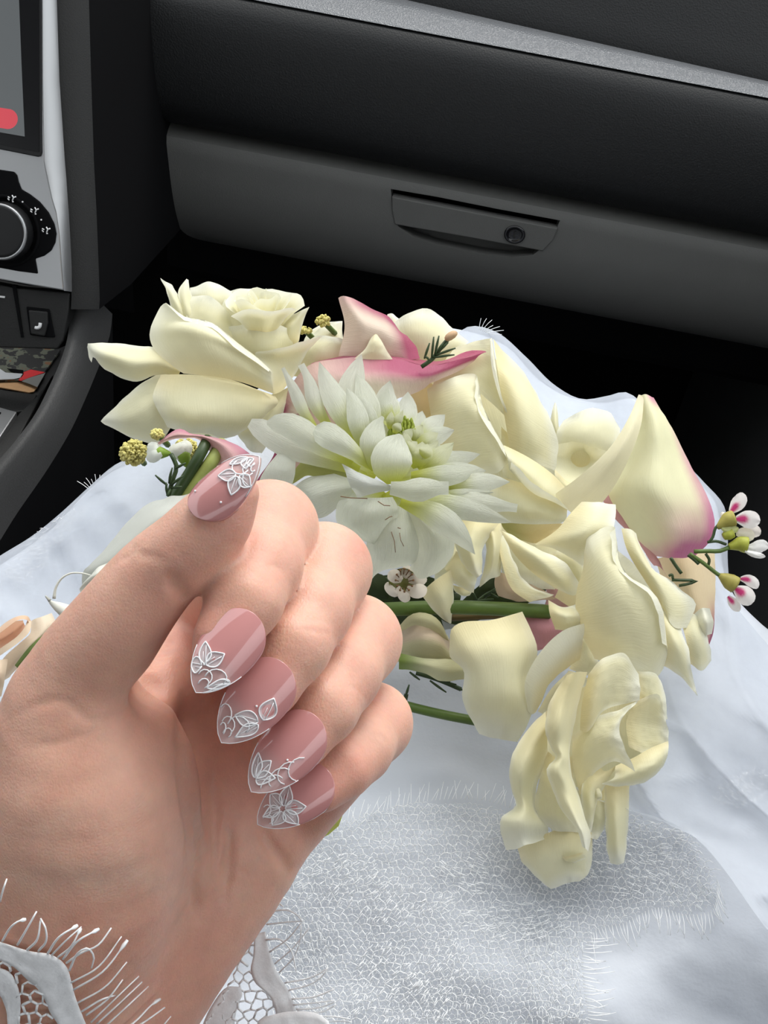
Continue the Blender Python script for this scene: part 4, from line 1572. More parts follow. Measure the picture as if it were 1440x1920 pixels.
PT(R1, Z3, [[(540, 820, 12), (760, 830, 10), (980, 800, 12)], [(560, 880, 14), (760, 890, 10), (950, 860, 14)], [(700, 915, 16), (800, 925, 14), (900, 900, 16)]], D)
core(R1, P(492, 622, D + .006), up * 0.9 - fw * 0.45, .015, .018, 9)

# ---- pink calla lily across the middle
D = .45
K1 = thing('calla_lily', 'pink edged calla lily lying across the top behind the dahlia', 'calla lily', P(650, 800, D + .01), BQ)


def c_calla(pk, base=C_PALE, edge=C_PINK):
    def f(u, v):
        return mixc(np.broadcast_to(base, u.shape + (3,)), edge, np.clip(pk(u, v), 0, 1))
    return f


sheet('spathe', K1, Z4, [[(500, 50, 4), (530, 180, 2), (500, 330, 2)], [(520, 38, 2), (590, 150, -8), (600, 330, -4)], [(600, 65, 2), (650, 180, -8), (680, 330, -4)], [(670, 105, 4), (730, 210, -6), (760, 340, -2)], [(740, 135, 6), (800, 240, 0), (830, 345, 0)], [(790, 200, 8), (860, 260, 6), (895, 340, 4)]], D,
      c_calla(lambda u, v: 0.75 * sst(0.35, 0.0, v) * sst(0.0, 0.35, u) + 0.95 * sst(0.62, 0.95, u) + 0.25 * sst(0.3, 0, u) * sst(.4, 0, v) + 0.2), MAT['calla'], n=24, m=18, ripple=1.0)
sheet('spathe_fold', K1, Z4, [[(580, 340, -8), (660, 345, -8), (760, 345, -8)], [(610, 310, -8), (665, 300, -10), (735, 310, -8)], [(640, 270, -8), (675, 250, -10), (715, 275, -8)], [(672, 218, -7), (680, 216, -7), (690, 222, -7)]], D, c_rose_plain)
sheet('spathe', K1, Z4, [[(215, 610, 4), (270, 470, 4), (365, 368, 2), (500, 342, 0), (650, 330, -2), (800, 345, -2), (930, 375, 0), (1060, 350, 2), (1215, 308, 4)], [(225, 630, 4), (290, 520, 0), (380, 430, -6), (500, 420, -10), (650, 420, -12), (780, 420, -10), (900, 430, -6), (1020, 390, 0), (1180, 325, 4)], [(240, 640, 4), (320, 600, 0), (400, 560, -6), (520, 560, -8), (640, 540, -10), (760, 540, -8), (860, 510, -4), (970, 450, 0), (1120, 380, 4)]], D - .004,
      c_calla(lambda u, v: 0.92 * sst(0.75, 0.25, u) * (0.55 + 0.45 * sst(0.25, 0.6, v)) + 0.35 * sst(0.5, .8, v) + 0.75 * sst(0.1, 0.0, v)), MAT['calla'], n=16, m=30, ripple=0.8)
sheet('spathe_lip', K1, Z4, [[(365, 368, 2), (500, 342, 0), (650, 330, -2), (800, 345, -2), (930, 375, 0), (1060, 350, 2), (1215, 308, 4)], [(370, 362, 5), (490, 335, 8), (640, 315, 8), (780, 320, 8), (930, 360, 8), (1050, 340, 6), (1210, 305, 5)], [(400, 352, 10), (580, 320, 14), (690, 304, 14), (780, 303, 14), (900, 345, 12), (1000, 350, 9), (1140, 300, 7), (1205, 303, 6)]], D - .004,
      c_const((0.42, 0.09, 0.16)), MAT['calla'], n=8, m=28, ripple=0.4)
sheet('spathe', K1, Z4, [[(265, 480, 4), (300, 560, 0), (480, 560, -6), (700, 560, -6)], [(235, 620, 4), (300, 660, 0), (460, 680, -4), (650, 680, -2)], [(215, 700, 4), (280, 760, 0), (420, 780, -2), (560, 780, 0)], [(190, 800, 6), (250, 830, 2), (350, 850, 2), (430, 850, 4)], [(100, 935, 8), (150, 930, 5), (190, 935, 5), (240, 920, 8)]], D - .002,
      c_calla(lambda u, v: 0.9 * sst(0.22, 0.0, v) + 0.3 + 0.25 * sst(0.5, 1, u), np.array([0.88, 0.72, 0.52])), MAT['calla'], n=20, m=16)

# ---- two roses behind the dahlia
D = .452
R2 = thing('rose', 'large cream rose behind the dahlia with folded outer petals', 'rose', P(920, 820, D + .02), BQ)
PT(R2, Z5, [[(60, 260, 14), (150, 270, 12), (300, 240, 12)], [(40, 150, 12), (150, 150, 5), (310, 170, 12)], [(25, 95, 14), (95, 50, 11), (180, 42, 10), (250, 105, 12), (320, 160, 14)]], D)
PT(R2, Z5, [[(265, 185, 8), (215, 250, 6), (180, 330, 4)], [(335, 162, 5), (320, 240, 2), (300, 320, 0)], [(405, 148, 2), (415, 245, 0), (468, 450, 0)]], D, colf=c_rose_plain)
PT(R2, Z5, [[(410, 150, 2), (425, 260, -4), (445, 400, -4), (475, 580, 0)], [(440, 188, 6), (480, 320, -6), (510, 450, -8), (540, 610, -2)], [(520, 270, 10), (555, 370, 0), (575, 480, -4), (590, 625, 0)], [(575, 362, 12), (610, 430, 8), (645, 500, 8), (655, 570, 10), (640, 645, 8)]], D, n=20, m=18, ripple=1.2)
PT(R2, Z5, [[(405, 148, 2), (420, 240, -2), (445, 350, -3), (470, 450, 0)], [(398, 155, 0), (402, 245, -6), (430, 360, -7), (468, 455, -1)], [(402, 160, -1), (412, 250, -8), (440, 365, -8), (472, 458, -2)]], D, colf=c_const(C_EDGE), n=7, m=14)
PT(R2, Z5, [[(160, 340, -2), (175, 430, -2), (200, 560, -2), (280, 680, -2)], [(250, 298, -4), (270, 400, -10), (330, 520, -12), (380, 660, -8)], [(343, 283, -2), (348, 370, -12), (395, 490, -14), (430, 650, -10)], [(350, 290, -5), (370, 390, -10), (435, 530, -12), (470, 600, -8)], [(342, 310, -10), (345, 400, -15), (425, 540, -16), (462, 605, -11)]], D, n=22, m=18)
PT(R2, Z5, [[(450, 548, -8), (550, 600, -8), (640, 665, -6), (690, 720, 0)], [(465, 600, -12), (560, 670, -14), (640, 740, -12), (700, 775, -6)], [(470, 640, -10), (560, 730, -14), (640, 765, -12), (698, 798, -6)], [(480, 610, -16), (560, 690, -18), (640, 745, -15), (694, 785, -8)]], D)
PT(R2, Z5, [[(405, 660, -4), (540, 700, -6), (690, 785, -4)], [(400, 750, -4), (540, 790, -10), (680, 830, -4)], [(440, 842, -2), (550, 857, -6), (655, 848, -2)]], D)
PT(R2, Z5, [[(440, 480, 2), (520, 560, 0), (600, 620, 2)], [(440, 600, 0), (520, 660, -4), (620, 700, 0)], [(450, 700, -2), (540, 740, -4), (640, 760, -2)]], D + .004)
PT(R2, Z5, [[(60, 500, 16), (120, 560, 14), (240, 640, 12)], [(80, 380, 14), (170, 440, 8), (300, 560, 8)], [(120, 300, 14), (200, 330, 8), (330, 420, 8)]], D, colf=c_const(C_WARM))

PT(R2, Z5, [[(120, 160, 24), (300, 200, 22), (470, 240, 24)], [(120, 420, 22), (330, 440, 16), (560, 480, 20)], [(160, 640, 20), (400, 640, 14), (640, 640, 18)], [(260, 780, 20), (460, 800, 16), (640, 780, 20)]], D)
R2b = thing('rose', 'cream rose peeping out between the top left rose and the pink calla', 'rose', P(620, 680, D + .03), BQ)
PT(R2b, Z4, [[(250, 420, 18), (330, 430, 14), (500, 420, 18)], [(280, 320, 18), (380, 330, 12), (510, 330, 18)], [(310, 280, 20), (420, 190, 18), (515, 165, 20)]], D)
PT(R2b, Z4, [[(330, 330, 20), (420, 300, 18), (540, 330, 20)], [(330, 260, 22), (410, 230, 20), (520, 220, 22)], [(370, 200, 24), (450, 165, 22), (520, 160, 24)]], D)
PT(R2b, Z4, [[(740, 330, 20), (830, 330, 18), (900, 300, 20)], [(735, 200, 22), (800, 190, 20), (880, 200, 22)], [(735, 130, 24), (760, 125, 24), (785, 145, 24)]], D)

# ---- rose on the right behind the tall calla
D = .465
R3 = thing('rose', 'cream rose with an open cup, tucked behind the upright yellow calla', 'rose', P(1110, 860, D + .02), BQ)
PT(R3, Z5, [[(640, 620, 8), (740, 640, 6), (840, 620, 8)], [(645, 510, 7), (745, 510, 0), (882, 540, 6)], [(672, 455, 9), (730, 425, 7), (795, 412, 7), (850, 430, 8), (886, 488, 8)]], D, n=18, m=16)
PT(R3, Z5, [[(640, 560, 12), (660, 570, 11), (690, 560, 12)], [(622, 470, 12), (645, 480, 9), (660, 490, 12)], [(638, 388, 14), (642, 388, 14), (648, 400, 14)]], D)
PT(R3, Z5, [[(640, 660, 2), (690, 700, 0), (780, 690, 2)], [(640, 590, 6), (740, 620, 10), (825, 610, 6)], [(648, 545, 0), (700, 536, 3), (760, 550, 4), (840, 573, 2)]], D - .004, colf=c_rose_plain)
PT(R3, Z5, [[(640, 640, 0), (700, 690, -3), (850, 590, 2)], [(650, 700, -2), (730, 720, -7), (850, 680, 0)], [(680, 770, -2), (740, 775, -5), (850, 740, 0)]], D - .006)

# ---- upright yellow-cream calla with a pink rim on the right
D = .435
K2 = thing('calla_lily', 'upright yellowish calla lily with a pink rim at the right edge of the bouquet', 'calla lily', P(1230, 1080, D), BQ)
c_k2 = c_calla(lambda u, v: 1.0 * sst(0.55, 1.0, u) * sst(0.15, 0.75, v) * 0.85 + 0.75 * sst(0.84, 1.0, v) * sst(0.05, 0.5, u) + 0.9 * sst(0.10, 0.0, u) * sst(0.3, .8, v) + 0.6 * sst(0.86, 1, u), np.array([0.86, 0.83, 0.54]), np.array([0.66, 0.22, 0.38]))
sheet('spathe', K2, Z5, [[(958, 366, 0), (980, 358, 0), (1010, 372, 2)], [(950, 470, 2), (1015, 455, -6), (1075, 475, 2)], [(905, 610, 4), (1020, 600, -10), (1138, 600, 2)], [(840, 725, 6), (1020, 720, -14), (1202, 720, 2)], [(890, 815, 4), (1060, 810, -12), (1240, 830, 2)], [(955, 905, 4), (1090, 890, -10), (1232, 895, 2)], [(1020, 966, 2), (1095, 974, -4), (1165, 966, 2)]], D, c_k2, MAT['calla'], n=26, m=20, ripple=0.6)
blade('spathe_roll', K2, Z5, [(690, 790, 6), (790, 700, -2), (885, 575, -8), (940, 460, -6), (965, 362, 0)], 150, D, c_calla(lambda u, v: 0.15 * sst(0.85, 1, u), np.array([0.88, 0.82, 0.58])), MAT['calla'], cup=7, prof=[(0, 1.0), (0.3, 0.82), (0.55, 0.55), (0.8, 0.36), (1, 0.14)], n=20, m=9)
sheet('spathe_inside', K2, Z5, [[(812, 745, 2), (850, 730, 2), (885, 742, 2)], [(870, 830, 2), (900, 815, 0), (925, 850, 2)], [(950, 910, 4), (985, 915, 2), (1022, 970, 4)], [(1010, 1005, 6), (1040, 1010, 4), (1068, 1055, 6)]], D + .004, c_const((0.66, 0.34, 0.34)), MAT['calla'])

# ---- calla bent down behind the sprig on the far right
D = .45
K3 = thing('calla_lily', 'peach and pink calla lily hanging behind the waxflower sprig at the right', 'calla lily', P(1300, 1120, D), BQ)
sheet('spathe', K3, Z5, [[(1020, 975, 2), (1120, 955, -4), (1240, 945, 2)], [(1040, 1050, 2), (1140, 1050, -8), (1243, 1050, 2)], [(1090, 1130, 2), (1170, 1150, -8), (1240, 1160, 2)], [(1140, 1230, 4), (1200, 1250, -3), (1236, 1240, 3)], [(1190, 1300, 6), (1205, 1302, 4), (1222, 1295, 5)]], D, c_calla(lambda u, v: 0.75 * sst(0.75, 1, v) * sst(0.4, .8, u) + 0.7 * sst(0.7, 1, u), np.array([0.86, 0.70, 0.45])), MAT['calla'])

# ---- rose on the right in front
D = .42
R4 = thing('rose', 'cream rose at the right front with one big cupped petal facing the viewer', 'rose', P(1170, 1130, D + .02), BQ)
PT(R4, Z5, [[(565, 922, 2), (650, 865, 0), (695, 810, 0), (740, 763, 2)], [(640, 940, 0), (730, 890, -8), (780, 840, -8), (805, 763, 0)], [(745, 1000, -2), (800, 930, -4), (860, 870, -6), (868, 772, 0)]], D)
PT(R4, Z5, [[(748, 1010, -4), (722, 1100, -6), (725, 1220, -6), (790, 1350, -4)], [(752, 950, -8), (800, 1080, -18), (830, 1220, -18), (870, 1380, -10)], [(765, 895, -8), (850, 1000, -20), (920, 1180, -20), (950, 1400, -10)], [(850, 852, -10), (885, 1000, -18), (985, 1180, -18), (1012, 1430, -8)], [(868, 860, -12), (900, 1020, -16), (1025, 1120, -16), (1062, 1305, -10)], [(848, 880, -16), (875, 1010, -20), (1005, 1125, -20), (1045, 1290, -14)]], D, n=24, m=20)
PT(R4, Z5, [[(890, 862, 2), (910, 940, 0), (980, 1060, -2), (1035, 1140, -4)], [(925, 865, 2), (980, 990, -4), (1060, 1110, -6), (1095, 1235, -6)], [(945, 880, 4), (1000, 1000, 0), (1100, 1080, 0), (1166, 1145, 2), (1135, 1235, 0)]], D)
PT(R4, Z5, [[(1020, 1120, -4), (1045, 1250, -8), (1020, 1365, -6)], [(1075, 1200, -4), (1100, 1300, -10), (1090, 1400, -6)], [(1112, 1235, -2), (1145, 1330, -6), (1163, 1440, -4), (1178, 1490, -3)]], D)
PT(R4, Z5, [[(1105, 1180, 4), (1130, 1270, -1), (1150, 1370, 1)], [(1160, 1180, 4), (1185, 1270, -1), (1190, 1395, 1)], [(1185, 1195, 6), (1218, 1290, 3), (1228, 1355, 5)]], D)
PT(R4, Z5, [[(1165, 1180, 4), (1160, 1230, 4), (1185, 1275, 4)], [(1195, 1160, 0), (1210, 1215, -5), (1210, 1262, -1)], [(1222, 1160, 4), (1236, 1210, 3), (1228, 1255, 4)]], D + .004, colf=c_const(C_EDGE), ripple=1.5)
PT(R4, Z5, [[(435, 868, 0), (490, 960, -2), (560, 1030, 0), (640, 1085, 0)], [(475, 885, 0), (560, 960, -8), (640, 1040, -8), (715, 1112, -2)], [(560, 930, 2), (640, 965, -6), (692, 1000, -6), (740, 1085, 0)]], D)
PT(R4, Z5, [[(425, 880, 2), (440, 980, 0), (480, 1090, 0), (545, 1138, 2)], [(450, 890, 5), (490, 990, 3), (540, 1070, 3), (640, 1110, 5)]], D + .004)
PT(R4, Z5, [[(610, 960, 6), (640, 1000, 4), (720, 1090, 5)], [(660, 945, 6), (710, 990, 2), (745, 1060, 4)], [(700, 950, 8), (740, 985, 5), (755, 1010, 6)]], D)
PT(R4, Z5, [[(640, 1120, 12), (760, 1200, 10), (900, 1320, 10)], [(700, 1000, 12), (860, 1080, 6), (1000, 1240, 8)], [(800, 900, 12), (920, 980, 8), (1080, 1180, 10)]], D)

# ---- rose below it, two wide petals spread to the left
D = .415
R5 = thing('rose', 'cream rose with a broad flat petal spread over the white skirt', 'rose', P(1000, 1300, D + .01), BQ)
PT(R5, Z6, [[(103, 240, 0), (112, 190, 0), (150, 163, 0), (290, 150, -2), (430, 112, 0)], [(105, 310, -2), (160, 275, -8), (240, 265, -10), (350, 270, -10), (500, 285, -2)], [(165, 375, -4), (220, 385, -10), (290, 390, -12), (380, 400, -10), (470, 420, 0)], [(163, 520, -2), (230, 530, -8), (290, 530, -10), (380, 540, -8), (475, 560, 0)], [(240, 663, 2), (280, 676, 0), (320, 684, -2), (360, 692, -2), (412, 700, 2)]], D, n=20, m=18)
PT(R5, Z6, [[(716, 162, -4), (610, 200, -10), (500, 310, -10), (442, 430, -8), (455, 560, -2)], [(712, 190, -4), (640, 265, -4), (560, 370, -4), (490, 480, -4), (475, 575, 0)], [(690, 330, 2), (650, 350, 4), (580, 410, 4), (520, 500, 4), (490, 565, 4)]], D, colf=lambda u, v: mixc(np.broadcast_to(C_EDGE, u.shape + (3,)), C_WARM, 0.75 * sst(0.25, 1, u)))
PT(R5, Z6, [[(547, 60, 0), (553, 120, -2), (580, 195, 0)], [(610, 90, 0), (632, 130, -6), (625, 195, -2)], [(678, 84, 0), (712, 125, -2), (718, 160, -2)]], D)
PT(R5, Z6, [[(690, 230, 8), (680, 300, 8), (640, 370, 8)], [(720, 230, 6), (740, 320, 4), (720, 400, 6)], [(740, 260, 8), (770, 330, 6), (790, 380, 8)]], D)
PT(R5, Z6, [[(500, 560, 8), (560, 460, 8), (640, 380, 8)], [(530, 580, 4), (600, 480, 2), (690, 390, 4)], [(560, 600, 6), (650, 520, 4), (740, 420, 6)]], D)

def edge3(dz, rows):
    """give every row of three the same depth profile: left, middle, right"""
    n_ = len(rows)
    return [[(p[0], p[1], z + 1.5 * math.sin(2.1 * i + k)) for k, (p, z) in enumerate(zip(r, dz))] for i, r in enumerate(rows)]


# ---- wilted rose hanging at the front
D = .400
R6 = thing('rose', 'drooping cream rose with crumpled petals hanging lowest over the lace', 'rose', P(1040, 1450, D + .02), BQ)
PT(R6, Z6, edge3((-1, -6, 5), [[(535, 560, 0), (540, 640, 0), (545, 740, 2)], [(440, 660, 0), (480, 720, -8), (530, 800, 0)], [(376, 790, 0), (430, 850, -10), (495, 900, 0)], [(380, 910, 0), (430, 930, -9), (490, 960, 0)], [(400, 985, 0), (440, 1000, -8), (492, 1010, 0)], [(335, 1040, -2), (430, 1070, -8), (545, 1080, 2)], [(338, 1120, 0), (440, 1140, -4), (548, 1110, 2)], [(362, 1187, 2), (450, 1165, 0), (540, 1132, 4)]]), D, n=28, m=14, ripple=1.0, zs=1.0, crimp=0.8)
PT(R6, Z6, edge3((-12, -14, -3), [[(625, 400, -6), (680, 383, -8), (722, 385, -4)], [(555, 520, -8), (620, 510, -16), (690, 500, -6)], [(534, 640, -8), (600, 650, -16), (658, 650, -6)], [(555, 720, -8), (600, 720, -16), (648, 720, -6)], [(582, 765, -8), (615, 760, -14), (645, 780, -6)], [(540, 815, -8), (600, 820, -16), (652, 850, -6)], [(562, 900, -8), (630, 900, -16), (682, 930, -6)], [(610, 1010, -6), (660, 1010, -14), (705, 1020, -4)], [(675, 1090, -4), (700, 1100, -8), (735, 1110, -4)], [(700, 1170, -4), (715, 1180, -6), (728, 1195, -4)]]), D, n=34, m=14, ripple=1.2, zs=1.0, crimp=0.8)
PT(R6, Z6, [[(545, 740, 4), (600, 780, 4), (660, 760, 4)], [(505, 880, 4), (580, 920, 0), (670, 900, 4)], [(488, 1000, 4), (580, 1020, 0), (690, 1010, 4)], [(540, 1078, 4), (610, 1103, 2), (690, 1108, 4)]], D, zs=0.62, crimp=0.8)
PT(R6, Z6, [[(405, 1170, 8), (540, 1110, 6), (700, 1070, 6), (745, 1110, 8)], [(430, 1240, 7), (550, 1230, 1), (660, 1210, 1), (744, 1230, 7)], [(500, 1312, 6), (570, 1300, 2), (640, 1290, 2), (727, 1290, 6)], [(560, 1364, 6), (585, 1358, 5), (640, 1332, 4), (690, 1330, 6)]], D, zs=0.62, crimp=0.8)
PT(R6, Z6, [[(610, 1215, -2), (650, 1210, -5), (700, 1195, -2)], [(610, 1232, 2), (650, 1235, -4), (715, 1215, 0)], [(640, 1240, 3), (670, 1240, 1), (715, 1222, 2)]], D, zs=0.62, crimp=0.8)
PT(R6, Z6, [[(728, 395, -3), (700, 520, -4), (688, 645, -3)], [(790, 325, -5), (765, 450, -7), (718, 655, -5)], [(885, 300, -3), (850, 430, -4), (790, 565, -3)], [(952, 395, 1), (962, 455, 0), (957, 512, 0)]], D, crimp=0.8)
PT(R6, Z6, [[(655, 675, 1), (658, 800, 0), (690, 940, 2)], [(760, 585, -3), (750, 690, -5), (762, 830, -2)], [(860, 556, -5), (845, 660, -7), (850, 785, -5)], [(958, 506, -3), (868, 625, -6), (937, 832, -7)]], D, n=26, m=24, crimp=0.8)
PT(R6, Z6, [[(950, 510, 4), (900, 600, 4), (910, 720, 4)], [(1040, 485, 4), (1000, 600, 8), (990, 750, 4)], [(1068, 560, 6), (1085, 640, 6), (1087, 710, 6)]], D, zs=0.62, crimp=0.8)
PT(R6, Z6, [[(850, 805, 0), (930, 770, -2), (1010, 725, -2), (1087, 695, 2)], [(840, 860, -2), (930, 840, -8), (1010, 810, -8), (1087, 750, 0)], [(780, 888, 0), (890, 897, -2), (985, 880, -2), (1065, 810, 2)]], D, ripple=1.0, zs=0.62, crimp=0.8)
PT(R6, Z6, [[(800, 880, 4), (850, 890, 2), (912, 880, 4)], [(805, 1060, 4), (855, 1060, -4), (908, 1060, 4)], [(813, 1190, 4), (855, 1200, -2), (895, 1190, 4)], [(828, 1243, 4), (858, 1252, 2), (888, 1240, 4)]], D, zs=0.62, crimp=0.8)
PT(R6, Z6, [[(760, 770, 0), (800, 830, -2), (860, 800, 0)], [(700, 890, 0), (745, 920, -4), (785, 930, 2)], [(700, 1000, 0), (740, 1000, -4), (765, 970, 2)], [(720, 1110, 2), (735, 1110, 0), (750, 1060, 2)]], D, zs=0.62, crimp=0.8)
PT(R6, Z6, [[(745, 890, -1), (760, 880, -2), (775, 900, -1)], [(750, 940, -1), (768, 935, -3), (787, 940, -1)], [(765, 958, -1), (775, 962, -1), (785, 960, -1)]], D, zs=0.62, crimp=0.8)
PT(R6, Z6, [[(930, 380, 10), (950, 470, 10), (960, 560, 10)], [(1030, 390, 12), (1050, 480, 10), (1060, 600, 10)], [(1055, 420, 14), (1075, 500, 12), (1080, 600, 12)]], D, zs=0.62, crimp=0.8)
PT(R6, Z6, [[(540, 560, 14), (800, 420, 14), (1040, 520, 14)], [(500, 800, 14), (780, 800, 12), (1060, 720, 14)], [(560, 1100, 12), (740, 1080, 10), (880, 900, 12)]], D, n=14, m=14, zs=0.62, crimp=0.8)
PT(R6, Z6, [[(740, 880, 8), (760, 900, 8), (800, 890, 8)], [(740, 1000, 7), (770, 1010, 5), (805, 1020, 7)], [(740, 1130, 8), (765, 1140, 7), (800, 1090, 8)]], D, zs=0.62, crimp=0.8)

# ---- pale rose petals below the dahlia
D = .425
R7 = thing('rose', 'pale cream rose half hidden under the dahlia above the green stem', 'rose', P(880, 1060, D + .02), BQ)
PT(R7, Z8, [[(505, 525, 0), (600, 440, -2), (705, 370, 0)], [(590, 632, 0), (650, 570, -3), (724, 480, 0)], [(683, 712, 2), (695, 720, 2), (704, 715, 2)]], D)
PT(R7, Z8, [[(665, 370, 2), (700, 320, 2), (740, 250, 2)], [(735, 465, 0), (780, 400, -4), (810, 320, 0)], [(852, 523, 0), (866, 460, -2), (872, 400, 0)]], D)
PT(R7, Z8, [[(740, 40, 4), (870, 40, 2), (1025, 60, 4)], [(730, 200, 2), (830, 200, -4), (910, 230, 2)], [(800, 360, 0), (860, 350, -4), (905, 330, 2)], [(868, 420, 0), (885, 410, -1), (905, 395, 2)]], D - .004)
PT(R7, Z8, [[(880, 40, 4), (950, 40, 2), (1028, 60, 4)], [(930, 200, 3), (980, 200, -4), (1034, 230, 2)], [(920, 350, 2), (970, 330, -4), (1028, 330, 2)], [(885, 482, 1), (950, 440, -1), (1022, 405, 2)]], D)
PT(R7, Z8, [[(720, 470, 6), (760, 480, 4), (840, 500, 6)], [(730, 505, 6), (780, 530, 4), (835, 520, 6)], [(770, 535, 7), (800, 542, 6), (825, 535, 7)]], D)
PT(R7, Z8, [[(1000, 380, 8), (1060, 400, 8), (1200, 460, 8)], [(985, 470, 10), (1060, 500, 8), (1300, 500, 8)], [(1010, 545, 10), (1150, 575, 9), (1380, 560, 10)]], D, colf=c_const((0.72, 0.56, 0.42)))

PT(R7, Z8, [[(1010, 60, 16), (1200, 100, 14), (1450, 150, 16)], [(1000, 240, 14), (1200, 300, 10), (1450, 340, 14)], [(1040, 420, 14), (1200, 480, 12), (1400, 500, 14)]], D)
PT(R7, Z8, [[(640, 120, 18), (760, 140, 16), (900, 120, 18)], [(600, 320, 16), (740, 330, 12), (880, 330, 16)], [(600, 480, 16), (700, 470, 14), (800, 450, 16)]], D)
# ---- the dahlia
D = .405
DA = thing('dahlia', 'white dahlia with pointed petals and a lime heart in the centre of the bouquet', 'dahlia', P(730, 900, D + .02), BQ)
BL = lambda sp, w, **k: blade('petal', DA, Z4, sp, w, D, **k)
# back row behind the heart
for sp, w in [([(800, 700, 8), (830, 580, 16), (835, 500, 20)], 110), ([(780, 690, 8), (730, 540, 16), (750, 445, 20)], 120), ([(850, 720, 8), (890, 640, 14), (905, 592, 18)], 90),
              ([(880, 730, 8), (960, 660, 14), (1015, 610, 18)], 100), ([(900, 760, 8), (980, 710, 12), (1060, 685, 16)], 90), ([(760, 640, 10), (720, 560, 14), (738, 482, 16)], 80),
              ([(900, 850, 8), (1050, 830, 12), (1185, 800, 16)], 90)]:
    BL(sp, w, cup=1.5)
BL([(600, 880, 0), (420, 810, -2), (240, 740, 0), (72, 650, 4)], 150, cup=3, prof=[(0, 0.3), (0.3, 0.7), (0.6, 1.0), (0.8, 0.85), (0.93, 0.6), (1, 0.3)])
BL([(570, 840, -2), (400, 745, -8), (260, 660, -8), (155, 650, -2)], 130, cup=4, prof=[(0, 0.3), (0.3, 0.75), (0.6, 1.0), (0.8, 0.9), (0.93, 0.6), (1, 0.15)])
BL([(660, 870, -6), (570, 790, -14), (460, 715, -16), (385, 680, -10)], 130, cup=5, prof=[(0, 0.15), (0.3, 0.55), (0.6, 0.9), (0.8, 1.0), (0.93, 0.8), (1, 0.3)])
BL([(400, 690, 2), (335, 600, 2), (285, 490, 4), (232, 385, 8)], 62, cup=2, tip=0.3)
BL([(460, 680, 4), (390, 560, 4), (355, 440, 8), (320, 368, 12)], 75, cup=3, tip=0.45)
BL([(580, 740, 0), (510, 590, 0), (445, 460, 6), (407, 355, 12)], 120, cup=3)
BL([(620, 700, 6), (560, 520, 10), (585, 400, 14), (612, 318, 18)], 140, cup=3)
BL([(660, 760, 0), (640, 580, 0), (615, 480, 6), (583, 412, 12)], 125, cup=3)
BL([(630, 800, -4), (600, 660, -6), (575, 560, -2), (538, 478, 4)], 105, cup=3)
BL([(690, 760, -2), (660, 640, -4), (600, 540, 0), (560, 560, 4)], 70, cup=2)
BL([(680, 880, -8), (665, 760, -12), (690, 660, -8), (715, 620, -4)], 130, cup=4, tip=0.12)
BL([(760, 945, -14), (755, 840, -18), (775, 760, -15), (800, 705, -6)], 205, cup=2, prof=[(0, 0.25), (0.2, 0.8), (0.45, 1.0), (0.65, 0.9), (0.85, 0.55), (1, 0.08)])
PTd = lambda rows, **k: sheet('petal', DA, Z4, rows, D, c_white, MAT['dahlia'], **k)
sheet('petal', DA, Z4, [[(760, 975, -14), (765, 968, -14), (770, 960, -14)], [(690, 985, -18), (690, 950, -20), (700, 930, -18)], [(620, 1005, -18), (610, 930, -22), (600, 890, -18)], [(588, 1014, -16), (545, 930, -18), (516, 850, -14)]], D, c_const((0.90, 0.92, 0.88)), MAT['dahlia'])
PTd([[(580, 930, -2), (570, 960, -6), (560, 1000, -2)], [(450, 890, 0), (450, 980, -6), (470, 1080, 0)], [(340, 920, 2), (360, 1010, -4), (400, 1108, 2)], [(283, 962, 6), (310, 1020, 2), (370, 1075, 4)]])
PTd([[(560, 1010, -14), (660, 1012, -18), (762, 1008, -14)], [(505, 1030, -12), (640, 1080, -20), (792, 1075, -14)], [(492, 1130, -8), (610, 1160, -16), (760, 1160, -10)], [(600, 1210, -4), (660, 1230, -8), (716, 1252, -6)]])
PTd([[(700, 1050, -8), (780, 1050, -12), (850, 1060, -8)], [(640, 1200, -6), (760, 1200, -14), (890, 1230, -6)], [(630, 1320, -2), (740, 1320, -8), (870, 1320, -2)], [(648, 1418, 2), (700, 1370, 0), (760, 1352, 0), (830, 1340, 2)]])
PTd([[(800, 1030, -8), (840, 1040, -10), (880, 1050, -8)], [(850, 1170, -6), (950, 1180, -14), (1050, 1180, -6)], [(870, 1280, -2), (960, 1290, -10), (1055, 1270, -2)], [(845, 1355, 2), (890, 1400, 0), (950, 1385, 0), (1010, 1345, 2)]])
BL([(800, 1030, -16), (950, 1085, -20), (1060, 1165, -18), (1160, 1285, -10)], 130, cup=4)
BL([(830, 1020, -10), (1000, 1040, -12), (1180, 1085, -8), (1337, 1133, 0)], 110, cup=3)
BL([(900, 990, -6), (1060, 1030, -8), (1250, 1045, -4), (1362, 1062, 2)], 115, cup=4, tip=0.35)
BL([(750, 965, -18), (850, 975, -22), (960, 965, -22), (1032, 965, -16)], 118, cup=5, tip=0.55, colf=c_white)
BL([(850, 905, -8), (1000, 905, -10), (1100, 895, -6), (1178, 873, 0)], 105, cup=3)
BL([(900, 910, -2), (1080, 905, -2), (1150, 890, 2), (1212, 880, 6)], 140, cup=3)
BL([(1000, 955, -2), (1150, 945, -4), (1240, 935, 0), (1328, 935, 4)], 105, cup=3)
BL([(950, 995, -6), (1080, 995, -8), (1170, 990, -5), (1250, 985, 0)], 55, cup=2)
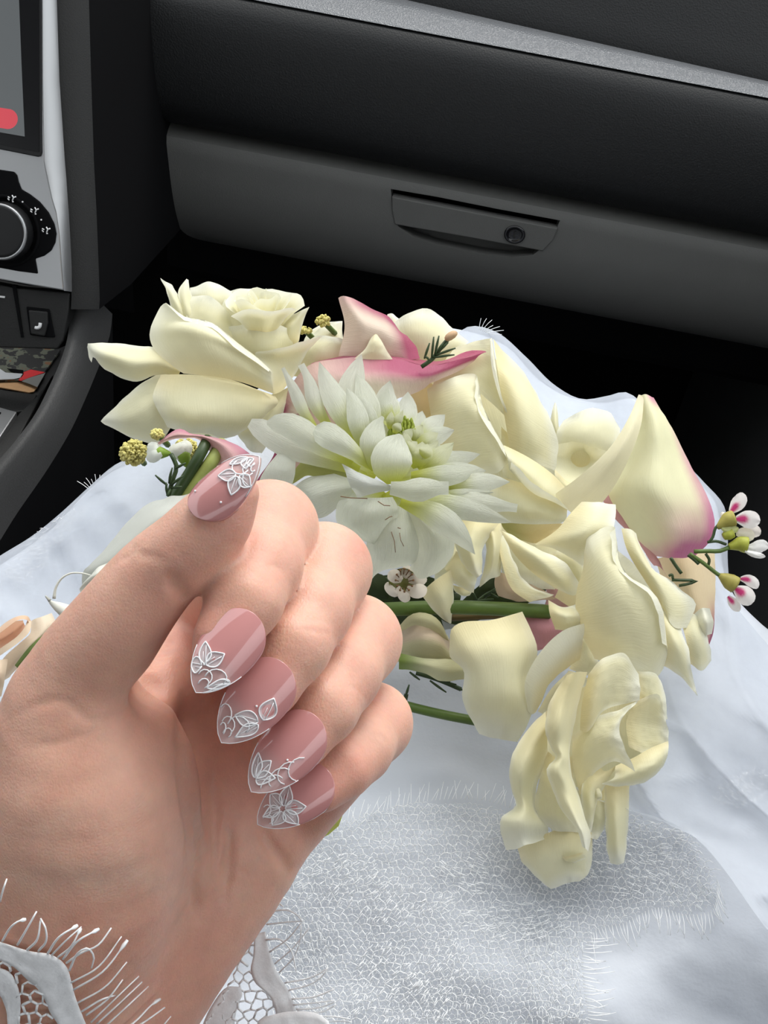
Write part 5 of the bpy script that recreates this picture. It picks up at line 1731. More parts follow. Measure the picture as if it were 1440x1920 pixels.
# heart
for sp, w in [([(850, 860, -2), (920, 800, -2), (982, 735, 2)], 95), ([(890, 880, -2), (980, 815, -2), (1057, 744, 2)], 95), ([(880, 860, -4), (900, 800, -6), (905, 740, -2)], 110), ([(800, 740, 2), (830, 710, 0), (855, 677, 2)], 55),
              ([(840, 740, 2), (880, 700, 2), (906, 658, 4)], 65), ([(870, 760, 0), (930, 730, 0), (982, 698, 4)], 70), ([(760, 680, 2), (785, 640, 0), (812, 590, 2)], 45), ([(745, 680, 2), (750, 640, 0), (757, 594, 2)], 42),
              ([(770, 700, 0), (785, 670, -2), (800, 650, 0)], 50), ([(810, 790, -4), (850, 770, -6), (880, 740, -2)], 80), ([(790, 720, 4), (770, 660, 4), (776, 625, 4)], 40), ([(830, 800, -2), (830, 740, -4), (815, 690, 0)], 50), ([(900, 820, -6), (920, 790, -8), (930, 750, -4)], 70)]:
    BL(sp, w, cup=1.5, colf=lambda u, v: mixc(np.broadcast_to(np.array([0.90, 0.91, 0.66]), u.shape + (3,)), C_LIME, 1 - sst(0.0, 0.7, u)))
# broad back petals that close the flower from behind
for sp, w in [([(700, 880, 10), (520, 760, 14), (420, 660, 18)], 260), ([(740, 820, 10), (640, 640, 16), (620, 520, 20)], 260), ([(760, 900, 8), (930, 860, 14), (1080, 800, 18)], 260), ([(760, 960, 6), (930, 1010, 10), (1120, 1040, 14)], 240), ([(740, 980, 6), (820, 1120, 8), (900, 1260, 12)], 260), ([(700, 960, 6), (600, 1060, 8), (540, 1150, 12)], 240), ([(780, 820, 10), (860, 700, 16), (900, 620, 20)], 220), ([(640, 920, 8), (480, 930, 8), (380, 960, 12)], 170)]:
    BL(sp, w, cup=2)
PTd([[(215, 790, 0), (250, 790, 0), (292, 820, 0)], [(150, 870, -2), (220, 880, -4), (290, 890, -2)], [(112, 948, 0), (190, 958, -2), (275, 948, 0)]])
# green heart and receptacle
Vh, Fh = [], []
hc = P(*ztf(Z4, (810, 720)), D + .006)
for k in range(40):
    a, rr_ = k * 2.4, 0.0008 * math.sqrt(k)
    q = hc + rt * (rr_ * math.cos(a)) + up * (rr_ * math.sin(a)) - fw * 0.001
    v, f = tube_data([q, q + (up * .7 - fw * .6) * 0.003, q + (up * .7 - fw * .6) * 0.005], [0.0009, 0.0010, 0.0003], 5, len(Vh))
    Vh += v
    Fh += f
mesh('heart', Vh, Fh, MAT['calyx'], DA)
BL([(560, 900, 2), (440, 870, 0), (340, 870, 2), (270, 950, 4)], 90, colf=c_const((0.50, 0.52, 0.16)), cup=3)
# brown nicks on the lower petals
brown = plain('petal_bruise', (0.22, 0.12, 0.06), 0.8, 0.1)
ln = []
for pts in [[(755, 1175), (770, 1220), (775, 1275)], [(795, 1180), (800, 1215), (815, 1245)], [(785, 1155), (800, 1160)], [(510, 1005), (560, 1012), (640, 1015)], [(690, 1028), (720, 1048), (750, 1050)], [(725, 1118), (745, 1105), (760, 1100)]]:
    q = [ztf(Z4, p) for p in pts]
    ln.append((pts, q))
tubes('bruise', [([P(x, y, D - .0195 if i > 2 else D - .0145) for x, y in q], 0.00016) for i, (p_, q) in enumerate(ln)], brown, DA, 4)

# ---- greenish calla between roses (throat in the middle, tube at the bottom)
D = .43
K4 = thing('calla_lily', 'green throated calla lily between the dahlia and the right front rose', 'calla lily', P(1000, 1000, D), BQ)
sheet('spathe', K4, Z5, [[(435, 838, 4), (550, 846, 2), (690, 842, 4)], [(448, 865, 4), (540, 885, 6), (620, 895, 4)], [(490, 900, 4), (555, 918, 6), (600, 922, 4)]], D, c_calla(lambda u, v: 0.8 * sst(0.9, 0.0, v), np.array([0.80, 0.66, 0.36]), np.array([0.22, 0.24, 0.05])), MAT['calla'])
D = .43
K5 = thing('calla_lily', 'closed blush calla lily with a green base beside the little finger', 'calla lily', P(800, 1220, D), BQ)
sheet('spathe', K5, Z8, [[(350, 760, 6), (350, 850, 2), (350, 960, 6)], [(470, 675, 0), (500, 820, -9), (500, 975, 0)], [(590, 690, 0), (640, 850, -9), (640, 1020, 0)], [(680, 790, 4), (730, 940, -2), (790, 1070, 4)]], D, c_calla(lambda u, v: 0.55 * sst(0.55, 0.2, np.abs(v - 0.3) * 2), np.array([0.66, 0.62, 0.36]), np.array([0.70, 0.48, 0.42])), MAT['calla'], n=18, m=16)
blade('spathe_edge', K5, Z8, [(370, 760, -4), (470, 690, -8), (580, 710, -8), (690, 830, -4)], 90, D, c_const((0.62, 0.58, 0.34)), MAT['calla'], cup=3)
sheet('spathe', K5, Z8, [[(360, 900, -4), (370, 960, -6), (370, 1010, -2)], [(520, 940, -8), (540, 990, -9), (520, 1030, -4)], [(700, 945, -6), (680, 1030, -8), (640, 1088, -4)], [(800, 960, 0), (800, 1020, -2), (790, 1075, 0)]], D - .001, c_calla(lambda u, v: sst(0.55, 0.0, u), np.array([0.74, 0.72, 0.46]), np.array([0.20, 0.28, 0.05])), MAT['calla'])
K6 = thing('calla_lily', 'rose pink calla lily glimpsed between the cream roses below the green stem', 'calla lily', P(1060, 1190, D), BQ)
sheet('spathe', K6, Z6, [[(430, 130, 8), (520, 140, 6), (600, 100, 8)], [(460, 200, 6), (540, 200, 2), (620, 170, 6)], [(480, 290, 6), (530, 280, 4), (600, 240, 6)]], D - .006, c_const((0.60, 0.28, 0.32)), MAT['calla'])
sheet('spathe', K6, Z5, [[(600, 1075, 8), (660, 1080, 6), (740, 1080, 8)], [(610, 1115, 8), (670, 1120, 5), (750, 1130, 8)], [(600, 1160, 8), (680, 1170, 6), (760, 1180, 8)]], D + .002, c_const((0.62, 0.36, 0.34)), MAT['calla'])
sheet('spathe', K6, Z8, [[(1180, 660, 8), (1260, 670, 6), (1340, 690, 8)], [(1200, 700, 8), (1270, 710, 5), (1340, 720, 8)], [(1210, 740, 8), (1260, 745, 6), (1330, 730, 8)]], D - .004, c_const((0.78, 0.62, 0.50)), MAT['calla'])

# ---- pink calla curling under the upper left rose
D = .415
K7 = thing('calla_lily', 'dusky pink calla lily curling under the top left rose by the thumb nail', 'calla lily', P(420, 880, D), BQ)
sheet('spathe', K7, Z3, [[(428, 976, 2), (440, 965, 1), (455, 945, 0)], [(500, 940, 2), (530, 915, -2), (560, 876, 0)], [(580, 928, 3), (610, 912, -3), (640, 902, 0)], [(660, 930, 3), (690, 918, -4), (720, 915, 0)], [(730, 1000, 2), (790, 960, -6), (850, 950, 0)], [(770, 1100, 2), (850, 1040, -6), (940, 1005, 0)], [(800, 1180, 4), (880, 1100, -4), (965, 1030, 2)]], D, c_calla(lambda u, v: 0.35 + 0.65 * sst(0.45, 1, v), np.array([0.80, 0.58, 0.50]), np.array([0.58, 0.24, 0.32])), MAT['calla'], n=22, m=14)
tube('stem', [P(*ztf(Z3, (790, 1160)), D + .004), P(*ztf(Z3, (720, 1260)), D + .004), P(*ztf(Z3, (620, 1420)), D - .01)], 0.0035, MAT['stem'], K7, 10, 10)

# ---- stems
def stem(label, T, pts, D_, wpx, mat, ends=0.9):
    p = [P(*ztf(T, q), D_ + (q[2] if len(q) > 2 else 0) * 0.001) for q in [(a[0], a[1]) if len(a) == 2 else a for a in pts]] if False else \
        [P(ztf(T, q[:2])[0], ztf(T, q[:2])[1], D_ + (q[2] if len(q) > 2 else 0) * 0.001) for q in pts]
    o = tube('flower_stem', p, wpx / T[2] * 0.5 * D_ / F, mat, None, 10, 16)
    return tag(o, label, 'stem', 'stems of the bridal bouquet')


stem('thick green stem running level under the dahlia and pale rose', Z8, [(-900, 900, -16), (-400, 740, -4), (60, 640, 4), (330, 625, 0), (700, 612, 0), (1000, 622, 0), (1340, 642, 2)], .428, 92, MAT['stem'])
stem('thin green stem at the bottom, leading to the broad flat petal', Z8, [(-700, 980, -12), (-200, 1090, 0), (250, 1200, 2), (440, 1252, 0), (640, 1300, 0), (900, 1350, 2)], .428, 62, MAT['stem'])
stem('dark green stem going down beside the thumb nail', Z3, [(720, 930, 6), (680, 1010, 0), (610, 1130, 0), (540, 1240, 0), (470, 1360, 0)], .41, 62, MAT['stem_dark'])
stem('pale green ribbed stem between the dark stem and the thumb nail', Z3, [(800, 950, 8), (740, 1050, 2), (680, 1130, 2), (620, 1210, 2), (540, 1330, 2)], .41, 74, plain('stem_pale', (0.30, 0.34, 0.09), 0.45, 0.4, var=0.3, nscale=200))
stem('brownish thin twig under the pale rose', Z8, [(700, 680, 6), (900, 670, 4), (1150, 660, 6)], .436, 45, plain('twig', (0.12, 0.085, 0.03), 0.6, 0.3, var=0.3))
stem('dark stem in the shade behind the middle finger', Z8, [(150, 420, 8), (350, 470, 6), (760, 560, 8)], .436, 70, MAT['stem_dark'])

# dark leaves under the dahlia; broad and long ones added to darken gaps
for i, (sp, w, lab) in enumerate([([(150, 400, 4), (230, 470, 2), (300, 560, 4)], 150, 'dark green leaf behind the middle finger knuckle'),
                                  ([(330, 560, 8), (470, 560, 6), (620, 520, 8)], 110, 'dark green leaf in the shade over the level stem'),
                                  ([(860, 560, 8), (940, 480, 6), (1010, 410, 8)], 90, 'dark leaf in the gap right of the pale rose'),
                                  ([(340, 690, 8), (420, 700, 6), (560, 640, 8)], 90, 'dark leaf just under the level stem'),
                                  ([(120, 470, 14), (420, 520, 12), (760, 500, 14)], 260, 'broad dark leaf added to darken the gap under the dahlia'),
                                  ([(760, 640, 16), (1000, 540, 12), (1320, 500, 14)], 240, 'broad dark leaf added to darken the space behind the level stem under the right front rose'),
                                  ([(300, 690, 16), (560, 700, 14), (900, 690, 16)], 130, 'long dark leaf added to darken the underside of the level stem')]):
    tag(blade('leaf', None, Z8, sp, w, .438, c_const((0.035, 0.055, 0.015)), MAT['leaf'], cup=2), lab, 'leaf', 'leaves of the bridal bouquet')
tag(blade('leaf', None, FR, [(480, 1380, 20), (598, 1470, 4), (628, 1508, -2), (622, 1545, -1), (592, 1570, 2)], 44, .375, c_const((0.50, 0.52, 0.12)), MAT['leaf'], cup=2, prof=[(0, .8), (.4, 1), (.8, .7), (1, .3)]), 'yellow green leaf tip showing under the little finger', 'leaf')
tag(blade('leaf', None, Z7, [(120, 1640, 2), (220, 1540, -2), (340, 1430, -2), (440, 1288, 2)], 80, .335, c_const((0.17, 0.24, 0.06)), MAT['leaf'], cup=2), 'narrow green leaf between the peach ribbon and the thumb', 'leaf')


def needles(name, label, T, D_, twig, leaves, bud=None):
    o = thing(name, label, 'sprig', P(*ztf(T, twig[0]), D_))
    tube('twig', [P(*ztf(T, q), D_) for q in twig], 0.0009, MAT['stem_dark'], o, 6, 8)
    for (a, b) in leaves:
        pa, pb = P(*ztf(T, a), D_ - .001), P(*ztf(T, b), D_ - .003)
        tube('needle', [pa, pa.lerp(pb, 0.5) - fw * 0.0006, pb], [0.0004, 0.0006, 0.0003], MAT['needle'], o, 5, 6)
    return o


o = needles('waxflower_sprig', 'needle leaved sprig with a round tan bud above the pink calla', Z4, .44, [(900, 380), (950, 345), (1000, 280), (1035, 240)],
            [((935, 345), (920, 330)), ((915, 340), (940, 265)), ((950, 335), (960, 235)), ((965, 320), (985, 230)), ((980, 310), (1005, 265)), ((960, 335), (1060, 322)), ((970, 325), (1065, 290)), ((985, 305), (1030, 262))])
bc = P(*ztf(Z4, (1043, 230)), .438)
lathe('bud', bc, [(0.0, -0.0026), (0.0013, -0.0022), (0.0022, -0.001), (0.0024, 0.0003), (0.0019, 0.0015), (0.0010, 0.0022), (0.0, 0.0023)], plain('bud_tan', (0.52, 0.34, 0.20), 0.6, 0.3, var=0.2, nscale=500), o, (rt, -fw, (up * 0.8 + rt * 0.5).normalized()), 16)

# yellow fluffy blossom spike and small white buds at the left
def fluff(label, T, c, rx, ry, D_, n_):
    o = thing('astilbe_spike', label, 'blossom', P(*ztf(T, c), D_), BQ)
    V, Fc = [], []
    R_ = random.Random(int(c[0]))
    for k in range(n_):
        a, r_ = R_.uniform(0, 6.283), math.sqrt(R_.random())
        z_ = R_.uniform(-1, 1) * math.sqrt(1 - r_ * r_)
        q = P(c[0] / T[2] + T[0] + rx * r_ * math.cos(a) / T[2], c[1] / T[2] + T[1] + ry * r_ * math.sin(a) / T[2], D_ + z_ * 0.006)
        d_ = Vector((R_.uniform(-1, 1), R_.uniform(-1, 1), R_.uniform(-.2, 1))).normalized()
        s_ = R_.uniform(0.00045, 0.0009)
        v, f = tube_data([q - d_ * s_, q - d_ * s_ * .3, q + d_ * s_ * .6, q + d_ * s_ * 1.2], [s_ * .4, s_ * .9, s_ * .8, s_ * .25], 5, len(V))
        V += v
        Fc += f
    p = mesh('floret_cluster', V, Fc, MAT['bud_yellow'], o)
    p['kind'] = 'stuff'
    tube('stalk', [P(*ztf(T, c), D_ + .002), P(*ztf(T, (c[0] + 60, c[1] + 60)), D_ + .01)], 0.0012, MAT['stem'], o, 6, 5)
    return o


fluff('yellow fluffy blossom tuft at the left over the white skirt', Z3, (318, 1005), 72, 66, .425, 420)
fluff('tiny yellow blossom tuft under the lower petal of the left rose', Z3, (445, 905), 32, 24, .42, 120)
fluff('yellow blossom tuft between the white bud and dark stem', Z3, (600, 985), 62, 55, .428, 260)
fluff('green tuft peeping out right of the top left rose', Z4, (425, 160), 34, 26, .46, 110)
fluff('small green tuft under the rim of the top left rose', Z4, (340, 205), 30, 16, .462, 60)


def bud(label, T, tip, base_, D_, w):
    o = thing('waxflower_bud', label, 'bud', P(*ztf(T, base_), D_), BQ)
    a, b = P(*ztf(T, base_), D_), P(*ztf(T, tip), D_)
    L = b - a
    dr = L.normalized()
    s1 = dr.cross(fw).normalized()
    s2 = dr.cross(s1)
    r_ = w / T[2] * 0.5 * D_ / F
    for k_, (of, ww) in enumerate(((-0.45, 0.9), (0.0, 1.1), (0.45, 0.9), (0.15, 0.8))):
        px_, py_ = -(tip[1] - base_[1]) * of * 0.6, (tip[0] - base_[0]) * of * 0.6
        m1 = (base_[0] * .6 + tip[0] * .4, base_[1] * .6 + tip[1] * .4, -2 + k_ if k_ < 3 else 2)
        blade('petal', o, T, [m1, ((base_[0] + tip[0] * 3) / 4 + px_ * .7, (base_[1] + tip[1] * 3) / 4 + py_ * .7, -1 + k_ * .6), (tip[0] + px_, tip[1] + py_, 1)], w * 0.8 * ww, D_, c_const((0.86, 0.88, 0.80)), MAT['petal'], cup=1.5, prof=[(0, .5), (.3, .9), (.6, 1), (.85, .75), (1, .25)])
    lathe('calyx', a, [(r_ * .14, 0), (r_ * .35, L.length * .12), (r_ * .62, L.length * .34), (r_ * .72, L.length * .48), (r_ * .5, L.length * .60), (0, L.length * .64)], plain('calyx_fresh', (0.22, 0.34, 0.04), 0.5, 0.3, var=0.3, nscale=300), o, (s1, s2, dr), 14)
    return o


bud('white bud with a green cup beside the yellow tuft on the left', Z3, (390, 1000), (520, 1010), .415, 95)
bud('white bud with a green cup against the dark stem', Z3, (560, 950), (610, 1085), .42, 110)
o = needles('needle_sprig', 'dark needle sprig under the white bud next to the thumb nail', Z3, .405, [(520, 1010), (550, 1080), (530, 1150), (505, 1240)],
            [((545, 1090), (600, 1060)), ((500, 1180), (435, 1125)), ((510, 1170), (528, 1085)), ((520, 1180), (585, 1130)), ((500, 1230), (495, 1165)), ((525, 1195), (580, 1188)), ((520, 1200), (500, 1240))])

# ---- waxflower sprig reaching out on the right
ZW = (1220, 900, 6.0)
WX = thing('waxflower_sprig', 'waxflower sprig with three white and magenta flowers reaching right', 'sprig', P(1290, 1040, .42), BQ)
D = .42
ws = MAT['stem']


def wt(pts, wpx, mat=None):
    return tube('stem', [P(*ztf(ZW, q[:2]), D + (q[2] if len(q) > 2 else 0) * .001) for q in pts], wpx / 6 * .5 * D / F, mat or ws, WX, 7, 8)


wt([(440, 830), (600, 940), (740, 1050), (800, 1090)], 46)
wt([(490, 805), (640, 800), (780, 800), (890, 755)], 50)
wt([(660, 700), (700, 640), (730, 540), (780, 490)], 34, MAT['stem_dark'])
wt([(640, 700), (740, 690), (850, 725)], 34, MAT['stem_dark'])
wt([(225, 875), (280, 960), (345, 1050)], 40, MAT['stem_dark'])
wt([(240, 1125), (380, 1128), (520, 1135), (440, 1165), (320, 1190)], 34, MAT['stem_dark'])
wt([(420, 845), (480, 890), (540, 945)], 36, MAT['stem_dark'])
wt([(620, 830), (660, 900), (650, 955)], 34, MAT['stem_dark'])
wt([(205, 1080), (240, 1065), (250, 1110)], 30, MAT['stem_dark'])
magenta = np.array([0.60, 0.045, 0.19])


def c_wax(u, v):
    e = sst(0.62, 0.30, np.sqrt(((u - 0.18) / 0.8) ** 2 * 1.3 + (2 * v - 1) ** 2 * 0.7) * 1.0)
    return mixc(np.broadcast_to(np.array([0.90, 0.86, 0.82]), u.shape + (3,)), magenta, np.clip(e * 1.1, 0, 1))


ROUND = [(0, 0.35), (0.15, 0.62), (0.35, 0.92), (0.55, 1.0), (0.75, 0.93), (0.9, 0.66), (1, 0.18)]


def wpet(parent, sp, w, col=c_wax, dz=0):
    return blade('petal', parent, ZW, [(a, b, dz) for a, b in sp], w, D, col, MAT['petal'], cup=1.0, prof=ROUND, n=12, m=9)


def wcal(pts, r_, mat):
    p = [P(*ztf(ZW, q), D) for q in pts]
    return tube('calyx', p, [x / 6 * .5 * D / F for x in r_], mat, WX, 12, 10)


cal = plain('wax_calyx', (0.34, 0.36, 0.05), 0.5, 0.3, var=0.5, nscale=260)
cal2 = plain('wax_calyx_orange', (0.33, 0.29, 0.07), 0.5, 0.3, var=0.4, nscale=260)
wcal([(750, 540), (810, 490), (870, 450), (930, 430)], [50, 110, 175, 190], cal2)
wcal([(880, 750), (940, 735), (1010, 720), (1075, 730)], [70, 120, 180, 190], cal)
wcal([(820, 640), (860, 620), (920, 590)], [80, 130, 120], cal)
wcal([(770, 1070), (840, 1110), (900, 1150), (950, 1180)], [50, 130, 190, 200], cal2)
wpet(WX, [(900, 360), (960, 290), (1010, 220), (1020, 140)], 165)
wpet(WX, [(960, 440), (1060, 440), (1150, 450), (1230, 470)], 205, dz=-2)
wpet(WX, [(1050, 520), (1130, 560), (1190, 590), (1230, 620)], 150, c_const((0.86, 0.80, 0.72)), 2)
wpet(WX, [(800, 420), (810, 390), (830, 365)], 60, c_const((0.9, 0.87, 0.82)), 3)
wpet(WX, [(960, 600), (1040, 600), (1110, 630), (1160, 660)], 150, c_const((0.78, 0.74, 0.60)), 0)
wpet(WX, [(1090, 760), (1180, 760), (1260, 740), (1325, 760)], 150, c_const((0.88, 0.87, 0.84)))
wpet(WX, [(1060, 800), (1140, 830), (1220, 850), (1290, 862)], 70, c_const((0.88, 0.87, 0.84)), -2)
wpet(WX, [(800, 540), (840, 560), (930, 560), (990, 540)], 90, c_const((0.58, 0.62, 0.26)), -1)
wpet(WX, [(950, 1220), (1010, 1260), (1070, 1310), (1110, 1410)], 215, dz=-2)
wpet(WX, [(1010, 1110), (1090, 1120), (1160, 1160), (1200, 1220)], 130, dz=1)
wpet(WX, [(870, 1310), (910, 1360), (950, 1410), (1000, 1475)], 120, dz=0)

# open waxflower under the dahlia
WF = thing('waxflower', 'small open waxflower with brown stamens tucked under the dahlia', 'flower', P(*ztf(Z8, (420, 470)), .418), BQ)
D = .413
for sp, w in [([(390, 440, 0), (340, 410, -2), (310, 380, 0)], 90), ([(380, 480, 0), (350, 520, -2), (300, 480, 0), (300, 450, 2)], 60), ([(370, 500, -1), (400, 540, -3), (440, 566, -1)], 70), ([(420, 490, 0), (480, 510, -3), (550, 490, 0)], 95), ([(430, 440, 2), (490, 430, 0), (550, 440, 2)], 90), ([(400, 420, 2), (430, 380, 2), (450, 350, 3)], 90)]:
    blade('petal', WF, Z8, sp, w, D, c_const((0.84, 0.76, 0.66)), MAT['petal'], cup=1.0, prof=ROUND)
lathe('cup', P(*ztf(Z8, (395, 450)), D + .001), [(0.0055, -0.001), (0.005, 0.001), (0.003, 0.0025), (0, 0.003)], plain('wax_cup', (0.24, 0.25, 0.06), 0.4), WF, (rt, up, fw), 16)
for k in range(12):
    a = k * 0.5236
    q0 = P(*ztf(Z8, (400 + 32 * math.cos(a), 445 + 45 * math.sin(a))), D - .001)
    q1 = P(*ztf(Z8, (405 + 52 * math.cos(a), 440 + 68 * math.sin(a))), D - .004)
    tube('stamen', [q0, q1, q1 + (q1 - q0) * .25], [0.0002, 0.0002, 0.0005], brown, WF, 5)

# thin dark needles under the closed calla
o = needles('needle_sprig', 'dark needle sprig on the skirt under the closed blush calla', Z8, .432, [(480, 1035), (600, 1070), (770, 1140)], [((440, 1030), (505, 1080)), ((570, 1085), (675, 1160)), ((650, 1090), (740, 1110)), ((600, 1060), (700, 1095)), ((730, 1120), (790, 1150))])
o = needles('needle_sprig', 'single upright dark needle leaf beside the little finger knuckle', Z8, .43, [(410, 1210), (418, 1170)], [((414, 1180), (436, 1110))])
o = needles('needle_sprig', 'dark needle sprig in the gap beside the right front rose', Z8, .436, [(850, 600), (940, 530), (1010, 500)], [((880, 570), (980, 560)), ((920, 540), (990, 490)), ((880, 590), (850, 520)), ((950, 520), (1010, 550)), ((800, 640), (770, 570))])

# ---- white flower behind the thumb, peach ribbon
D = .34
W1 = thing('white_petal_flower', 'greyish white flower behind the thumb on the skirt', 'flower', P(220, 1080, D + .01), BQ)
c_gw = c_const((0.62, 0.63, 0.57))
sheet('petal', W1, Z7, [[(620, 1090, 4), (760, 1050, 2), (900, 960, 4)], [(622, 930, 2), (800, 920, -3), (1000, 820, 2)], [(690, 862, 2), (900, 790, -5), (1200, 660, 2)], [(850, 680, 4), (1050, 640, -5), (1320, 560, 2)], [(1000, 505, 6), (1180, 500, -3), (1450, 470, 2)], [(1115, 412, 8), (1280, 365, 2), (1480, 335, 2)]], D, c_gw, MAT['petal'], n=20, m=14)
sheet('petal', W1, Z7, [[(610, 1090, -4), (700, 1080, -6), (850, 1000, -4)], [(592, 1055, -6), (700, 960, -10), (900, 900, -6)], [(650, 985, -6), (740, 890, -8), (840, 842, -6)]], D, c_const((0.76, 0.76, 0.68)), MAT['petal'])
B1 = thing('lily_bud', 'slim white bud with a curling thread beside the thumb', 'bud', P(*ztf(Z7, (520, 1250)), D), BQ)
pb = [P(*ztf(Z7, q), D - .004) for q in [(368, 1148), (400, 1170), (460, 1205), (540, 1250), (640, 1310)]]
tube('bud', pb, [0.0004, 0.0016, 0.0024, 0.0029, 0.0031], plain('bud_ivory', (0.72, 0.72, 0.64), 0.5, 0.3, var=0.08), B1, 12, 14)
tube('thread', [P(*ztf(Z7, q), D - .006) for q in [(405, 1130), (418, 1050), (460, 980), (530, 940), (620, 940), (680, 955)]], [0.0006, 0.0004, 0.0003, 0.00025, 0.0002], plain('thread_white', (0.7, 0.7, 0.62), 0.5), B1, 6, 18)
tube('tip', [P(*ztf(Z7, q), D - .005) for q in [(340, 1108), (355, 1125), (375, 1145)]], [0.0002, 0.0004, 0.0006], plain('thread_grey', (0.4, 0.4, 0.35), 0.5), B1, 6, 6)
D = .345
RB = thing('ribbon', 'peach satin ribbon loop at the left edge beside the thumb', 'ribbon', P(20, 1250, D + .02))
c_pe = c_const((0.84, 0.60, 0.42))
c_pl = c_const((0.88, 0.72, 0.54))
sheet('loop', RB, Z7, [[(-60, 1560, 4), (40, 1500, 2), (130, 1440, 2), (190, 1340, 4)], [(-60, 1470, 10), (40, 1420, 12), (110, 1370, 12), (175, 1310, 8)], [(-60, 1400, 4), (40, 1350, 2), (110, 1300, 0), (170, 1290, 2)]], D + .002, c_const((0.82, 0.50, 0.33)), MAT['ribbon'], ripple=0.3)
sheet('loop', RB, Z7, [[(-60, 1420, -4), (40, 1335, -6), (130, 1275, -6), (200, 1268, -4), (228, 1300, -2)], [(-60, 1440, -6), (50, 1350, -9), (140, 1290, -9), (200, 1290, -7), (225, 1320, -4)], [(-60, 1400, 0), (40, 1310, -2), (130, 1262, -3), (210, 1262, -1), (235, 1300, 0)]], D, c_pe, MAT['ribbon'], ripple=0.2)
sheet('loop', RB, Z7, [[(-60, 1600, -6), (40, 1530, -9), (150, 1450, -9), (225, 1370, -7), (235, 1300, -4)], [(-60, 1545, -6), (40, 1478, -8), (130, 1410, -8), (185, 1345, -7), (205, 1295, -5)]], D, c_pl, MAT['ribbon'], n=6, m=20, ripple=0.2)
sheet('tail', RB, Z7, [[(225, 1300, 0), (230, 1380, -3), (140, 1470, -6), (40, 1560, -6), (-60, 1700, -4)], [(310, 1265, -2), (320, 1370, -6), (230, 1480, -8), (130, 1600, -8), (20, 1740, -4)], [(390, 1238, 0), (415, 1310, -2), (300, 1440, -4), (190, 1580, -4), (70, 1720, -2)]], D + .002, c_const((0.86, 0.73, 0.56)), MAT['ribbon'], ripple=0.5)
sheet('tail', RB, Z7, [[(-60, 1620, -8), (0, 1590, -10), (60, 1580, -8)], [(-60, 1720, -10), (0, 1700, -12), (40, 1700, -10)], [(-60, 1860, -8), (-20, 1860, -9), (10, 1860, -8)]], D, c_pl, MAT['ribbon'], ripple=0.4)
# ------------------------------------------------------------------ lace cuff at the wrist
ZC = (0, 1580, 2.1818)


def skin_d(x, y, off):
    d = surf_depth(min(max(x, -60), 640), min(y, 1990), field=base_fld)
    return (.262 if d is None else d) - off


def on_skin(q, off):
    x, y = ztf(ZC, q[:2])
    return P(x, y, skin_d(x, y, off))


def strip(name, rows, depth, mat, n, m, parent):
    g = loft([[ztf(ZC, p) for p in r] for r in rows], n, m)
    V = []
    for i in range(n):
        for j in range(m):
            x, y = g[i, j]
            V.append(P(x, y, depth(x, y) - 0.0004 * noise.noise(Vector((x * .06, y * .06, 3)))))
    o = mesh(name, V, grid_faces(n, m), mat, parent)
    so = o.modifiers.new('thickness', 'SOLIDIFY')
    so.thickness = 0.0002
    return o


cuff_label = 'white eyelash lace cuff'
strip('cuff_band', [[(-80, 385), (0, 405), (60, 425), (130, 445), (200, 455), (245, 478), (275, 512), (290, 560), (305, 620), (330, 690), (352, 742), (400, 860)],
                    [(-80, 420), (0, 440), (60, 465), (120, 500), (175, 520), (215, 555), (240, 600), (255, 650), (290, 742), (320, 860)],
                    [(-80, 460), (0, 478), (60, 508), (110, 555), (150, 590), (185, 640), (205, 690), (237, 742), (270, 860)]], lambda x, y: skin_d(x, y, .0016), MAT['lace_satin'], 8, 40, person)
strip('cuff_motif', [[(-80, 500), (0, 512), (40, 530), (68, 575), (84, 640), (80, 742), (70, 860)], [(-80, 600), (-20, 600), (0, 620), (20, 660), (30, 700), (30, 760), (20, 860)]], lambda x, y: skin_d(x, y, .0014), MAT['lace_satin'], 6, 24, person)
strip('cuff_motif', [[(820, 790), (830, 742), (870, 660), (930, 590), (985, 590)], [(900, 790), (900, 730), (930, 680), (960, 640), (990, 610)], [(960, 790), (960, 740), (965, 700), (975, 660), (992, 625)]], lambda x, y: .263, MAT['lace_satin'], 8, 16, person)
strip('cuff_band', [[(1040, 380), (1035, 470), (1025, 520), (1045, 575), (1085, 610), (1110, 640), (1128, 700), (1130, 800)],
                    [(1065, 370), (1075, 460), (1085, 520), (1110, 580), (1140, 610), (1160, 660), (1170, 700), (1175, 800)],
                    [(1086, 365), (1105, 450), (1125, 510), (1150, 560), (1185, 610), (1202, 660), (1212, 700), (1220, 800)]], lambda x, y: .262, MAT['lace_satin'], 8, 30, person)
strip('cuff_motif', [[(1030, 790), (1060, 730), (1130, 700), (1220, 690), (1300, 700), (1345, 730)], [(1040, 800), (1080, 770), (1150, 750), (1230, 745), (1310, 750), (1350, 760)], [(1060, 860), (1100, 860), (1200, 860), (1300, 860), (1400, 860)]], lambda x, y: .259, MAT['lace_satin'], 8, 20, person)


def zpoly(pts):
    return [ztf(ZC, p) for p in pts]


